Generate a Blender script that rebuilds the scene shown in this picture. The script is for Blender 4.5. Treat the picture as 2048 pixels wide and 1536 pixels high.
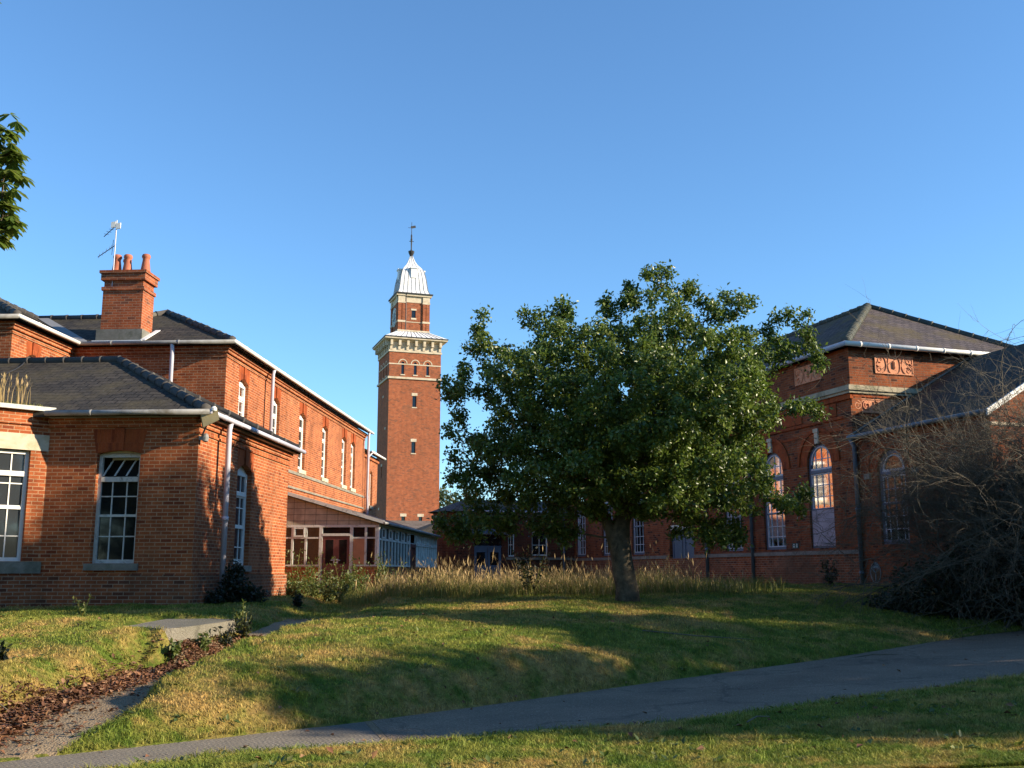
import bpy, bmesh, math, random
import numpy as np
from math import radians, sin, cos, tan, pi, sqrt, atan2
from mathutils import Vector, Matrix

for _o in list(bpy.data.objects):
    bpy.data.objects.remove(_o)
random.seed(7)
RNG = np.random.default_rng(7)
SC = bpy.context.scene
COL = SC.collection

# ---------------------------------------------------------------- camera, sky, sun, exposure
EYE = 1.6
cam_d = bpy.data.cameras.new("camera")
cam = bpy.data.objects.new("camera", cam_d)
COL.objects.link(cam)
cam_d.sensor_width = 36.0
cam_d.lens = 36.0 * 2070.0 / 2048.0
cam_d.clip_start = 0.1
cam_d.clip_end = 5000.0
cam.location = (0, 0, EYE)
cam.rotation_euler = (radians(90) + math.atan(375.0 / 2070.0), 0, 0)
SC.camera = cam

SUN_AZ = 11.5      # degrees clockwise of +X (towards the viewer)
SUN_EL = 21.5
w = bpy.data.worlds.new("World")
SC.world = w
w.use_nodes = True
wn = w.node_tree.nodes
wl = w.node_tree.links
wn.clear()
sky = wn.new("ShaderNodeTexSky")
sky.sky_type = 'NISHITA'
sky.sun_disc = False
sky.sun_elevation = radians(SUN_EL)
sky.sun_rotation = radians(90 + SUN_AZ)
sky.altitude = 0
sky.air_density = 1.0
sky.dust_density = 0.0
sky.ozone_density = 5.5
bg = wn.new("ShaderNodeBackground")
bg.inputs['Strength'].default_value = 0.121
wo = wn.new("ShaderNodeOutputWorld")
tint = wn.new("ShaderNodeMix")
tint.data_type = 'RGBA'
tint.blend_type = 'MULTIPLY'
tint.inputs[0].default_value = 1.0
tint.inputs[7].default_value = (0.91, 1.03, 1.03, 1)
wl.new(sky.outputs[0], tint.inputs[6])
wl.new(tint.outputs[2], bg.inputs['Color'])
wl.new(bg.outputs[0], wo.inputs['Surface'])

sl = bpy.data.lights.new("sun", 'SUN')
sl.energy = 5.0
sl.angle = radians(0.53)
sl.color = (1.0, 0.85, 0.64)
so = bpy.data.objects.new("sun", sl)
COL.objects.link(so)
sd = Vector((cos(radians(SUN_AZ)) * cos(radians(SUN_EL)), -sin(radians(SUN_AZ)) * cos(radians(SUN_EL)), sin(radians(SUN_EL))))
so.rotation_euler = sd.to_track_quat('Z', 'Y').to_euler()
so.location = sd * 60

SC.view_settings.view_transform = 'Standard'
SC.view_settings.look = 'None'
SC.view_settings.exposure = 1.02
SC.view_settings.gamma = 1.0
SC.view_settings.use_curve_mapping = False
SC.cycles.max_bounces = 6
SC.cycles.diffuse_bounces = 3
SC.cycles.glossy_bounces = 3
SC.cycles.transmission_bounces = 4
SC.cycles.transparent_max_bounces = 6

# ---------------------------------------------------------------- materials
def new_mat(name):
    m = bpy.data.materials.new(name)
    m.use_nodes = True
    nt = m.node_tree
    nt.nodes.clear()
    out = nt.nodes.new("ShaderNodeOutputMaterial")
    b = nt.nodes.new("ShaderNodeBsdfPrincipled")
    nt.links.new(b.outputs[0], out.inputs[0])
    return m, nt, b, out

def N(nt, kind, **kw):
    n = nt.nodes.new(kind)
    for k, v in kw.items():
        if isinstance(v, (int, float, str, bool)) and hasattr(n, k) and k not in n.inputs:
            setattr(n, k, v)
        else:
            n.inputs[k.replace('_', ' ')].default_value = v
    return n

def mixc(nt, fac, a, b, mode='MIX'):
    n = nt.nodes.new("ShaderNodeMix")
    n.data_type = 'RGBA'
    n.blend_type = mode
    for s, v in ((n.inputs[0], fac), (n.inputs[6], a), (n.inputs[7], b)):
        if hasattr(v, 'links') or hasattr(v, 'is_linked'):
            nt.links.new(v, s)
        elif isinstance(v, (int, float)):
            s.default_value = v
        else:
            s.default_value = (v[0], v[1], v[2], 1)
    return n.outputs[2]

def ramp(nt, src, stops):
    r = nt.nodes.new("ShaderNodeValToRGB")
    el = r.color_ramp.elements
    while len(el) < len(stops):
        el.new(0.5)
    for e, (p, c) in zip(el, stops):
        e.position = p
        e.color = (c, c, c, 1) if isinstance(c, (int, float)) else (c[0], c[1], c[2], 1)
    nt.links.new(src, r.inputs[0])
    return r.outputs[0]

def noise(nt, vec, scale, detail=4, rough=0.55, dist=0.0):
    n = nt.nodes.new("ShaderNodeTexNoise")
    n.inputs['Scale'].default_value = scale
    n.inputs['Detail'].default_value = detail
    n.inputs['Roughness'].default_value = rough
    n.inputs['Distortion'].default_value = dist
    if vec is not None:
        nt.links.new(vec, n.inputs['Vector'])
    return n.outputs['Fac']

def bump(nt, b, h, strength=0.3, dist=0.01):
    n = nt.nodes.new("ShaderNodeBump")
    n.inputs['Strength'].default_value = strength
    n.inputs['Distance'].default_value = dist
    nt.links.new(h, n.inputs['Height'])
    nt.links.new(n.outputs[0], b.inputs['Normal'])

def uvv(nt):
    return nt.nodes.new("ShaderNodeUVMap").outputs[0]

def objv(nt):
    return nt.nodes.new("ShaderNodeTexCoord").outputs['Object']

def geov(nt):
    return nt.nodes.new("ShaderNodeNewGeometry").outputs['Position']

def mat_brick(name, c1, c2, c3, mortar, grime=0.5, stain=(0.05, 0.035, 0.025), bw=0.225, bh=0.075, ms=0.009, offset=0.5):
    m, nt, b, out = new_mat(name)
    uv = uvv(nt)
    br = nt.nodes.new("ShaderNodeTexBrick")
    nt.links.new(uv, br.inputs['Vector'])
    br.inputs['Color1'].default_value = (*c1, 1)
    br.inputs['Color2'].default_value = (*c2, 1)
    br.inputs['Mortar'].default_value = (*mortar, 1)
    br.inputs['Scale'].default_value = 1
    br.inputs['Mortar Size'].default_value = ms
    br.inputs['Mortar Smooth'].default_value = 0.2
    br.inputs['Bias'].default_value = 0.0
    br.inputs['Brick Width'].default_value = bw
    br.inputs['Row Height'].default_value = bh
    # odd darker bricks: second brick lattice with the same layout picks a few
    br2 = nt.nodes.new("ShaderNodeTexBrick")
    nt.links.new(uv, br2.inputs['Vector'])
    br2.inputs['Color1'].default_value = (0, 0, 0, 1)
    br2.inputs['Color2'].default_value = (1, 1, 1, 1)
    br2.inputs['Mortar'].default_value = (0, 0, 0, 1)
    br2.inputs['Scale'].default_value = 1
    br2.inputs['Mortar Size'].default_value = 0.0
    br2.inputs['Brick Width'].default_value = bw
    br2.inputs['Row Height'].default_value = bh
    br2.offset_frequency = 2
    br.offset = br2.offset = offset
    odd = ramp(nt, br2.outputs['Color'], [(0.8, 0), (0.92, 1)])
    inv = nt.nodes.new("ShaderNodeMath"); inv.operation = 'SUBTRACT'; inv.inputs[0].default_value = 1
    nt.links.new(br.outputs['Fac'], inv.inputs[1])
    mu = nt.nodes.new("ShaderNodeMath"); mu.operation = 'MULTIPLY'
    nt.links.new(odd, mu.inputs[0]); nt.links.new(inv.outputs[0], mu.inputs[1])
    c = mixc(nt, mu.outputs[0], br.outputs['Color'], c3)
    ob = objv(nt)
    big = noise(nt, ob, 0.45, 5, 0.6)
    st = ramp(nt, big, [(0.44, 0), (0.68, grime)])
    c = mixc(nt, st, c, stain)
    mp = nt.nodes.new("ShaderNodeMapping"); mp.inputs['Scale'].default_value = (2.2, 2.2, 0.22)
    nt.links.new(ob, mp.inputs[0])
    c = mixc(nt, ramp(nt, noise(nt, mp.outputs[0], 1.0, 5, 0.65), [(0.52, 0), (0.76, 0.5)]), c, (stain[0] * .6, stain[1] * .6, stain[2] * .6))
    c = mixc(nt, ramp(nt, noise(nt, ob, 0.8, 3, 0.5, 0.6), [(0.62, 0), (0.70, 0.35)]), c, (mortar[0] * .8, mortar[1] * .62, mortar[2] * .55))
    med = noise(nt, ob, 3.0, 6, 0.65)
    v = ramp(nt, med, [(0.3, 0.72), (0.7, 1.22)])
    c = mixc(nt, 1.0, c, v, 'MULTIPLY')
    fine = noise(nt, ob, 60, 3, 0.6)
    v2 = ramp(nt, fine, [(0.3, 0.8), (0.7, 1.2)])
    c = mixc(nt, 1.0, c, v2, 'MULTIPLY')
    nt.links.new(c, b.inputs['Base Color'])
    b.inputs['Roughness'].default_value = 0.9
    b.inputs['Specular IOR Level'].default_value = 0.15
    h = mixc(nt, 0.25, inv.outputs[0], fine)
    bump(nt, b, h, 0.5, 0.008)
    return m

def mat_slate(name, c1, c2, moss, bw=0.3, bh=0.21):
    m, nt, b, out = new_mat(name)
    uv = uvv(nt)
    br = nt.nodes.new("ShaderNodeTexBrick")
    nt.links.new(uv, br.inputs['Vector'])
    br.inputs['Color1'].default_value = (*c1, 1)
    br.inputs['Color2'].default_value = (*c2, 1)
    br.inputs['Mortar'].default_value = (c1[0] * .15, c1[1] * .15, c1[2] * .15, 1)
    br.inputs['Scale'].default_value = 1
    br.inputs['Mortar Size'].default_value = 0.013
    br.inputs['Brick Width'].default_value = bw
    br.inputs['Row Height'].default_value = bh
    ob = objv(nt)
    n1 = noise(nt, ob, 0.9, 6, 0.65)
    c = mixc(nt, ramp(nt, n1, [(0.45, 0), (0.66, 0.85)]), br.outputs['Color'], moss)
    n2 = noise(nt, ob, 12, 4)
    c = mixc(nt, 1.0, c, ramp(nt, n2, [(0.3, 0.7), (0.7, 1.3)]), 'MULTIPLY')
    n3 = noise(nt, ob, 22, 2)
    c = mixc(nt, ramp(nt, n3, [(0.71, 0), (0.76, 0.6)]), c, (0.3, 0.29, 0.26))
    nt.links.new(c, b.inputs['Base Color'])
    b.inputs['Roughness'].default_value = 0.85
    b.inputs['Specular IOR Level'].default_value = 0.15
    sx = nt.nodes.new("ShaderNodeSeparateXYZ")
    nt.links.new(uv, sx.inputs[0])
    dv = nt.nodes.new("ShaderNodeMath"); dv.operation = 'DIVIDE'; dv.inputs[1].default_value = bh
    fr = nt.nodes.new("ShaderNodeMath"); fr.operation = 'FRACT'
    nt.links.new(sx.outputs[1], dv.inputs[0]); nt.links.new(dv.outputs[0], fr.inputs[0])
    iv = nt.nodes.new("ShaderNodeMath"); iv.operation = 'SUBTRACT'; iv.inputs[0].default_value = 1
    nt.links.new(fr.outputs[0], iv.inputs[1])
    bump(nt, b, iv.outputs[0], 1.0, 0.035)
    return m

def mat_plain(name, c, rough=0.6, var=0.25, scale=6, c2=None, metallic=0.0, bumpk=0.0, spec=0.4, thr=(0.5, 0.7)):
    m, nt, b, out = new_mat(name)
    ob = objv(nt)
    n1 = noise(nt, ob, scale, 6, 0.6)
    col = mixc(nt, 1.0, (*c,), ramp(nt, n1, [(0.25, 1 - var), (0.75, 1 + var)]), 'MULTIPLY')
    if c2:
        n2 = noise(nt, ob, scale * 0.6, 6, 0.7, 0.4)
        col = mixc(nt, ramp(nt, n2, [(thr[0], 0), (thr[1], 1)]), col, c2)
    nt.links.new(col, b.inputs['Base Color'])
    b.inputs['Roughness'].default_value = rough
    b.inputs['Metallic'].default_value = metallic
    b.inputs['Specular IOR Level'].default_value = spec
    if bumpk:
        bump(nt, b, noise(nt, ob, scale * 5, 4), bumpk, 0.01)
    return m

def mat_glass(name, body, refl, rough=.02):
    m, nt, b, out = new_mat(name)
    b.inputs['Base Color'].default_value = (*body, 1)
    b.inputs['Roughness'].default_value = 0.6
    b.inputs['Specular IOR Level'].default_value = 0.0
    g = nt.nodes.new("ShaderNodeBsdfGlossy")
    g.inputs['Roughness'].default_value = rough
    ob = objv(nt)
    bn = nt.nodes.new("ShaderNodeBump"); bn.inputs['Strength'].default_value = 0.05; bn.inputs['Distance'].default_value = 0.01
    nt.links.new(noise(nt, ob, 2.2, 2), bn.inputs['Height'])
    nt.links.new(bn.outputs[0], g.inputs['Normal'])
    fr = nt.nodes.new("ShaderNodeFresnel"); fr.inputs[0].default_value = 1.5
    ad = nt.nodes.new("ShaderNodeMath"); ad.operation = 'ADD'; ad.use_clamp = True; ad.inputs[1].default_value = refl
    nt.links.new(fr.outputs[0], ad.inputs[0])
    mx = nt.nodes.new("ShaderNodeMixShader")
    nt.links.new(ad.outputs[0], mx.inputs[0]); nt.links.new(b.outputs[0], mx.inputs[1]); nt.links.new(g.outputs[0], mx.inputs[2])
    nt.links.new(mx.outputs[0], out.inputs[0])
    return m

def mat_leaf(name, ca, cb, cc, rough=0.38, trans=0.25, tcol=(0.16, 0.24, 0.03)):
    m, nt, b, out = new_mat(name)
    ge = nt.nodes.new("ShaderNodeNewGeometry")
    r = nt.nodes.new("ShaderNodeValToRGB")
    el = r.color_ramp.elements
    el.new(0.5)
    for e, (p, c) in zip(el, ((0, ca), (0.6, cb), (1.0, cc))):
        e.position = p; e.color = (*c, 1)
    nt.links.new(ge.outputs['Random Per Island'], r.inputs[0])
    n1 = noise(nt, objv(nt), 0.9, 3)
    c = mixc(nt, 1.0, r.outputs[0], ramp(nt, n1, [(0.3, 0.75), (0.7, 1.25)]), 'MULTIPLY')
    nt.links.new(c, b.inputs['Base Color'])
    b.inputs['Roughness'].default_value = rough
    b.inputs['Specular IOR Level'].default_value = 0.5
    if trans:
        t = nt.nodes.new("ShaderNodeBsdfTranslucent")
        tc = mixc(nt, 0.6, c, tcol)
        nt.links.new(tc, t.inputs[0])
        mx = nt.nodes.new("ShaderNodeMixShader"); mx.inputs[0].default_value = trans
        nt.links.new(b.outputs[0], mx.inputs[1]); nt.links.new(t.outputs[0], mx.inputs[2])
        nt.links.new(mx.outputs[0], out.inputs[0])
    return m

def lawn_colour(nt, pos, dark=1.0):
    """green, olive and straw patches over the lawn, by place"""
    n1 = noise(nt, pos, 0.55, 5, 0.65, 0.5)
    n2 = noise(nt, pos, 2.6, 5, 0.7)
    n3 = noise(nt, pos, 11, 3, 0.6)
    g1 = (0.072 * dark, 0.108 * dark, 0.014 * dark)
    g2 = (0.165 * dark, 0.165 * dark, 0.030 * dark)
    st = (0.30 * dark, 0.19 * dark, 0.066 * dark)
    c = mixc(nt, ramp(nt, n2, [(0.38, 0), (0.62, 1)]), g1, g2)
    ad = nt.nodes.new("ShaderNodeMath"); ad.operation = 'MULTIPLY_ADD'; ad.inputs[1].default_value = 0.5
    nt.links.new(n2, ad.inputs[0]); nt.links.new(n1, ad.inputs[2])
    c = mixc(nt, ramp(nt, ad.outputs[0], [(0.72, 0), (0.9, 0.85)]), c, st)
    c = mixc(nt, 1.0, c, ramp(nt, n3, [(0.3, 0.7), (0.7, 1.3)]), 'MULTIPLY')
    return c

M = {}
M['brick'] = mat_brick("orange_brick", (0.39, 0.110, 0.036), (0.27, 0.064, 0.023), (0.21, 0.050, 0.020), (0.42, 0.25, 0.14), 0.25, (0.15, 0.05, 0.02))
M['brick_low'] = mat_brick("plinth_brick", (0.31, 0.095, 0.035), (0.23, 0.06, 0.024), (0.13, 0.045, 0.024), (0.34, 0.23, 0.15), 0.8, (0.14, 0.08, 0.048))
M['brick_tower'] = mat_brick("tower_brick", (0.36, 0.098, 0.036), (0.27, 0.066, 0.027), (0.17, 0.06, 0.034), (0.34, 0.19, 0.115), 0.5, (0.21, 0.08, 0.042))
M['brick_hall'] = mat_brick("hall_brick", (0.31, 0.085, 0.026), (0.21, 0.052, 0.018), (0.075, 0.028, 0.016), (0.22, 0.125, 0.075), 0.6, (0.085, 0.03, 0.018))
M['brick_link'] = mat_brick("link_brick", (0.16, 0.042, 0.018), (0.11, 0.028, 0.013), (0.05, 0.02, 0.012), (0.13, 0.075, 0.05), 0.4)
M['gauged'] = mat_brick("gauged_red_brick", (0.34, 0.08, 0.022), (0.29, 0.062, 0.019), (0.22, 0.048, 0.017), (0.30, 0.085, 0.034), 0.3, (0.15, 0.04, 0.017), 0.075, 0.30, 0.004)
M['terracotta'] = mat_plain("terracotta", (0.60, 0.25, 0.125), 0.8, 0.2, 5, (0.45, 0.18, 0.09))
M['pot'] = mat_plain("chimney_pot_clay", (0.42, 0.13, 0.065), 0.75, 0.25, 4, (0.30, 0.09, 0.05))
M['stone'] = mat_plain("buff_stone", (0.54, 0.46, 0.335), 0.85, 0.2, 3, (0.40, 0.30, 0.17), bumpk=0.2)
M['stone_grey'] = mat_plain('weathered_cornice_stone', (0.36, 0.31, 0.21), 0.85, 0.25, 3, (0.15, 0.15, 0.085), bumpk=0.2)
M['sill'] = mat_plain("grey_stone_sill", (0.22, 0.20, 0.16), 0.85, 0.3, 4, (0.12, 0.12, 0.08), bumpk=0.2)
M['render'] = mat_plain("grey_render", (0.17, 0.165, 0.14), 0.9, 0.35, 3, (0.08, 0.085, 0.06), bumpk=0.2)
M['slate'] = mat_slate("grey_slate", (0.062, 0.053, 0.043), (0.036, 0.032, 0.028), (0.075, 0.062, 0.036))
M['slate_hall'] = mat_slate("purple_slate", (0.115, 0.092, 0.09), (0.072, 0.06, 0.061), (0.11, 0.085, 0.04))
M['slate_cons'] = mat_slate("weathered_sheet", (0.17, 0.14, 0.12), (0.15, 0.125, 0.11), (0.1, 0.08, 0.06), 1.0, 1.2)
M['ridge'] = mat_plain("ridge_tile_blue_clay", (0.060, 0.055, 0.050), 0.85, 0.3, 5, (0.15, 0.13, 0.09), thr=(0.56, 0.75))
M['ridge_hall'] = mat_plain("ridge_tile_lichen", (0.062, 0.070, 0.06), 0.7, 0.35, 5, (0.13, 0.115, 0.07))
M['lead'] = mat_plain("lead_sheet", (0.72, 0.72, 0.72), 0.55, 0.1, 3, (0.55, 0.55, 0.53))
M['seam'] = mat_plain("lead_seam", (0.22, 0.22, 0.22), 0.6, 0.1, 3)
M['white'] = mat_plain("white_paint", (0.74, 0.72, 0.66), 0.55, 0.08, 9, (0.42, 0.38, 0.30), thr=(0.63, 0.72))
M['whitedirty'] = mat_plain("weathered_white_paint", (0.52, 0.52, 0.47), 0.65, 0.18, 9, (0.24, 0.21, 0.16), thr=(0.56, 0.68))
M['bluewhite'] = mat_plain("pale_blue_paint", (0.72, 0.76, 0.71), 0.55, 0.1, 5, (0.55, 0.58, 0.52))
M['blue'] = mat_plain("blue_grey_paint", (0.085, 0.12, 0.17), 0.5, 0.15, 4, (0.07, 0.10, 0.15))
M['greypipe'] = mat_plain("grey_plastic_pipe", (0.50, 0.49, 0.55), 0.45, 0.1, 2)
M['gutterfront'] = mat_plain("dirty_grey_gutter", (0.24, 0.24, 0.23), 0.5, 0.3, 4, (0.12, 0.11, 0.09))
M['iron'] = mat_plain("dark_iron", (0.03, 0.03, 0.032), 0.5, 0.2, 6)
M['bluepipe'] = mat_plain("blue_grey_pipe", (0.11, 0.145, 0.175), 0.5, 0.15, 4)
M['glass'] = mat_glass("window_glass", (0.010, 0.012, 0.012), 0.015, .05)
M['glass_pale'] = mat_glass("window_glass_pale", (0.035, 0.040, 0.045), 0.06, .05)
M['glass_hall'] = mat_glass("hall_window_glass", (0.012, 0.012, 0.012), 0.06, .05)
M['hallbar'] = mat_plain('grey_white_bar_paint', (0.52, 0.53, 0.55), 0.6, 0.15, 5)
M['maroon'] = mat_plain("maroon_door_paint", (0.15, 0.05, 0.04), 0.5, 0.15, 4, (0.10, 0.035, 0.03))
M['ply'] = mat_plain("plywood_board", (0.42, 0.20, 0.10), 0.8, 0.15, 4, (0.36, 0.16, 0.08))
M['board'] = mat_plain("weathered_grey_board", (0.40, 0.345, 0.37), 0.85, 0.2, 3, (0.12, 0.10, 0.11), thr=(0.60, 0.70))
M['tilehang'] = mat_brick("hung_tiles", (0.37, 0.32, 0.235), (0.34, 0.295, 0.215), (0.30, 0.255, 0.185), (0.09, 0.078, 0.06), 0.6, (0.20, 0.17, 0.12), 0.36, 0.20, 0.008, 0.0)
M['bark'] = mat_plain("apple_bark", (0.105, 0.082, 0.052), 0.95, 0.55, 7, (0.036, 0.031, 0.022), bumpk=0.8)
M['twig'] = mat_plain("grey_twig", (0.13, 0.11, 0.075), 0.85, 0.4, 3, (0.055, 0.046, 0.032))
M['leaf_apple'] = mat_leaf("apple_leaf", (0.048, 0.086, 0.015), (0.10, 0.155, 0.026), (0.24, 0.28, 0.065), 0.38, 0.32)
M['apple'] = mat_plain("green_apple_skin", (0.42, 0.46, 0.12), 0.35, 0.15, 8)
M['leaf_chestnut'] = mat_leaf("chestnut_leaf", (0.07, 0.125, 0.022), (0.11, 0.165, 0.03), (0.19, 0.19, 0.05), 0.45, 0.42, (0.22, 0.3, 0.04))
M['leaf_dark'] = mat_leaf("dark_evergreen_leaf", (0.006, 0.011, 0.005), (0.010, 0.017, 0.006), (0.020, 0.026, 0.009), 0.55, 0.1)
M['leaf_far'] = mat_leaf("distant_tree_leaf", (0.03, 0.045, 0.016), (0.045, 0.065, 0.02), (0.08, 0.09, 0.03), 0.55, 0.2)
M['leaf_weed'] = mat_leaf("weed_leaf", (0.05, 0.085, 0.018), (0.10, 0.135, 0.03), (0.17, 0.17, 0.05), 0.55, 0.3)
M['leaf_dead'] = mat_leaf("fallen_brown_leaf", (0.11, 0.042, 0.018), (0.17, 0.072, 0.030), (0.32, 0.18, 0.09), 0.8, 0.0)
M['straw'] = mat_leaf("dry_grass_stem", (0.28, 0.20, 0.075), (0.42, 0.30, 0.13), (0.55, 0.40, 0.21), 0.8, 0.25, (0.5, 0.4, 0.2))
M['reed'] = mat_leaf("green_grass_stem", (0.085, 0.115, 0.018), (0.17, 0.18, 0.034), (0.28, 0.23, 0.06), 0.7, 0.3, (0.3, 0.32, 0.08))

def mat_lawn_blade():
    m, nt, b, out = new_mat("mown_grass_blade")
    c = lawn_colour(nt, geov(nt), 1.75)
    ge = nt.nodes.new("ShaderNodeNewGeometry")
    c = mixc(nt, 1.0, c, ramp(nt, ge.outputs['Random Per Island'], [(0, 0.6), (1, 1.45)]), 'MULTIPLY')
    nt.links.new(c, b.inputs['Base Color'])
    b.inputs['Roughness'].default_value = 0.6
    b.inputs['Specular IOR Level'].default_value = 0.25
    t = nt.nodes.new("ShaderNodeBsdfTranslucent")
    nt.links.new(c, t.inputs[0])
    mx = nt.nodes.new("ShaderNodeMixShader"); mx.inputs[0].default_value = 0.3
    nt.links.new(b.outputs[0], mx.inputs[1]); nt.links.new(t.outputs[0], mx.inputs[2])
    nt.links.new(mx.outputs[0], out.inputs[0])
    return m
M['blade'] = mat_lawn_blade()

def mat_ground():
    m, nt, b, out = new_mat("lawn_ground")
    p = geov(nt)
    c = lawn_colour(nt, p, 1.0)
    c = mixc(nt, ramp(nt, noise(nt, p, 26, 3), [(0.55, 0), (0.72, 0.6)]), c, (0.05, 0.036, 0.02))
    nt.links.new(c, b.inputs['Base Color'])
    b.inputs['Roughness'].default_value = 0.95
    b.inputs['Specular IOR Level'].default_value = 0.1
    bump(nt, b, noise(nt, p, 34, 4), 0.7, 0.03)
    return m
M['ground'] = mat_ground()

def mat_path(name, base, fleck, dark, ridges=False):
    m, nt, b, out = new_mat(name)
    p = geov(nt)
    n0 = noise(nt, p, 0.9, 5, 0.6)
    c = mixc(nt, ramp(nt, n0, [(0.35, 0), (0.7, 1)]), base, dark)
    vo = nt.nodes.new("ShaderNodeTexVoronoi"); vo.inputs['Scale'].default_value = 42
    nt.links.new(p, vo.inputs['Vector'])
    nf = noise(nt, p, 36, 3, 0.75)
    c = mixc(nt, ramp(nt, nf, [(0.60, 0), (0.70, 0.8)]), c, fleck)
    c = mixc(nt, 1.0, c, ramp(nt, noise(nt, p, 70, 2), [(0.3, 0.65), (0.7, 1.4)]), 'MULTIPLY')
    ve = nt.nodes.new("ShaderNodeTexVoronoi"); ve.feature = 'DISTANCE_TO_EDGE'; ve.inputs['Scale'].default_value = 0.27
    wp = nt.nodes.new("ShaderNodeVectorMath"); wp.operation = 'ADD'
    nz = nt.nodes.new("ShaderNodeTexNoise"); nz.inputs['Scale'].default_value = 1.4; nz.inputs['Detail'].default_value = 6
    nt.links.new(p, nz.inputs['Vector']); nt.links.new(p, wp.inputs[0]); nt.links.new(nz.outputs['Color'], wp.inputs[1]); nt.links.new(wp.outputs[0], ve.inputs['Vector'])
    c = mixc(nt, ramp(nt, ve.outputs['Distance'], [(0.002, 0.4), (0.009, 0)]), c, (0.03, 0.028, 0.022))
    nt.links.new(c, b.inputs['Base Color'])
    b.inputs['Roughness'].default_value = 0.9
    b.inputs['Specular IOR Level'].default_value = 0.2
    if ridges:
        wv = nt.nodes.new("ShaderNodeTexWave"); wv.inputs['Scale'].default_value = 7; wv.inputs['Distortion'].default_value = 2.5; wv.inputs['Detail'].default_value = 3
        mp = nt.nodes.new("ShaderNodeMapping"); mp.inputs['Rotation'].default_value = (0, 0, radians(25))
        nt.links.new(p, mp.inputs[0]); nt.links.new(mp.outputs[0], wv.inputs[0])
        bump(nt, b, wv.outputs[1], 0.8, 0.03)
    else:
        bump(nt, b, vo.outputs['Distance'], 0.6, 0.02)
    return m
M['asphalt'] = mat_path("old_asphalt", (0.225, 0.168, 0.118), (0.52, 0.43, 0.34), (0.145, 0.108, 0.077))
M['concrete'] = mat_path("brushed_concrete", (0.21, 0.185, 0.15), (0.33, 0.29, 0.24), (0.15, 0.13, 0.105), True)
M['dirtpath'] = mat_path("worn_sandy_path", (0.28, 0.21, 0.13), (0.34, 0.265, 0.175), (0.16, 0.11, 0.065))
M['slab'] = mat_path("grey_concrete_slab", (0.20, 0.18, 0.145), (0.25, 0.23, 0.18), (0.13, 0.125, 0.09))

# ---------------------------------------------------------------- mesh helpers
class MB:
    def __init__(s):
        s.v = []; s.f = []
    def face(s, pts):
        i = len(s.v)
        s.v.extend([tuple(p) for p in pts]); s.f.append(tuple(range(i, i + len(pts))))
    def par(s, o, ex, ey, ez):
        o = Vector(o); ex = Vector(ex); ey = Vector(ey); ez = Vector(ez)
        i = len(s.v)
        for a, b, c in ((0, 0, 0), (1, 0, 0), (1, 1, 0), (0, 1, 0), (0, 0, 1), (1, 0, 1), (1, 1, 1), (0, 1, 1)):
            s.v.append(tuple(o + ex * a + ey * b + ez * c))
        for q in ((0, 3, 2, 1), (4, 5, 6, 7), (0, 1, 5, 4), (1, 2, 6, 5), (2, 3, 7, 6), (3, 0, 4, 7)):
            s.f.append(tuple(i + k for k in q))
    def box(s, x0, x1, y0, y1, z0, z1):
        s.par((x0, y0, z0), (x1 - x0, 0, 0), (0, y1 - y0, 0), (0, 0, z1 - z0))
    def frustum(s, x0, x1, y0, y1, z0, X0, X1, Y0, Y1, z1):
        i = len(s.v)
        s.v += [(x0, y0, z0), (x1, y0, z0), (x1, y1, z0), (x0, y1, z0), (X0, Y0, z1), (X1, Y0, z1), (X1, Y1, z1), (X0, Y1, z1)]
        for q in ((0, 3, 2, 1), (4, 5, 6, 7), (0, 1, 5, 4), (1, 2, 6, 5), (2, 3, 7, 6), (3, 0, 4, 7)):
            s.f.append(tuple(i + k for k in q))
    def tube(s, pts, r, n=8, caps=True):
        pts = [Vector(p) for p in pts]
        rs = r if isinstance(r, (list, tuple)) else [r] * len(pts)
        rings = []
        ref = None
        for k, p in enumerate(pts):
            d = (pts[min(k + 1, len(pts) - 1)] - pts[max(k - 1, 0)]).normalized()
            if ref is None:
                ref = Vector((0, 0, 1)) if abs(d.z) < 0.9 else Vector((1, 0, 0))
            x = (ref - d * ref.dot(d)).normalized(); ref = x
            y = d.cross(x)
            i = len(s.v)
            for j in range(n):
                a = 2 * pi * j / n
                s.v.append(tuple(p + (x * cos(a) + y * sin(a)) * rs[k]))
            rings.append(i)
        for a, b in zip(rings[:-1], rings[1:]):
            for j in range(n):
                s.f.append((a + j, a + (j + 1) % n, b + (j + 1) % n, b + j))
        if caps:
            s.f.append(tuple(rings[0] + j for j in range(n))[::-1])
            s.f.append(tuple(rings[-1] + j for j in range(n)))
    def lathe(s, cx, cy, prof, n=14):
        i0 = len(s.v)
        for (r, z) in prof:
            for j in range(n):
                a = 2 * pi * j / n
                s.v.append((cx + r * cos(a), cy + r * sin(a), z))
        for k in range(len(prof) - 1):
            for j in range(n):
                a = i0 + k * n
                s.f.append((a + j, a + (j + 1) % n, a + n + (j + 1) % n, a + n + j))
        s.f.append(tuple(i0 + j for j in range(n))[::-1])
        s.f.append(tuple(i0 + (len(prof) - 1) * n + j for j in range(n)))
    def build(s, name, mat, parent=None, smooth=False, recalc=True, label=None):
        me = bpy.data.meshes.new(name)
        me.from_pydata(s.v, [], s.f)
        if recalc:
            bm = bmesh.new(); bm.from_mesh(me)
            bmesh.ops.recalc_face_normals(bm, faces=bm.faces)
            bm.to_mesh(me); bm.free()
        me.update()
        auto_uv(me)
        if smooth:
            me.polygons.foreach_set('use_smooth', [True] * len(me.polygons))
        me.materials.append(M[mat] if isinstance(mat, str) else mat)
        o = bpy.data.objects.new(name, me)
        COL.objects.link(o)
        if parent is not None:
            o.parent = parent
        if label:
            o['label'] = label
        return o

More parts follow.
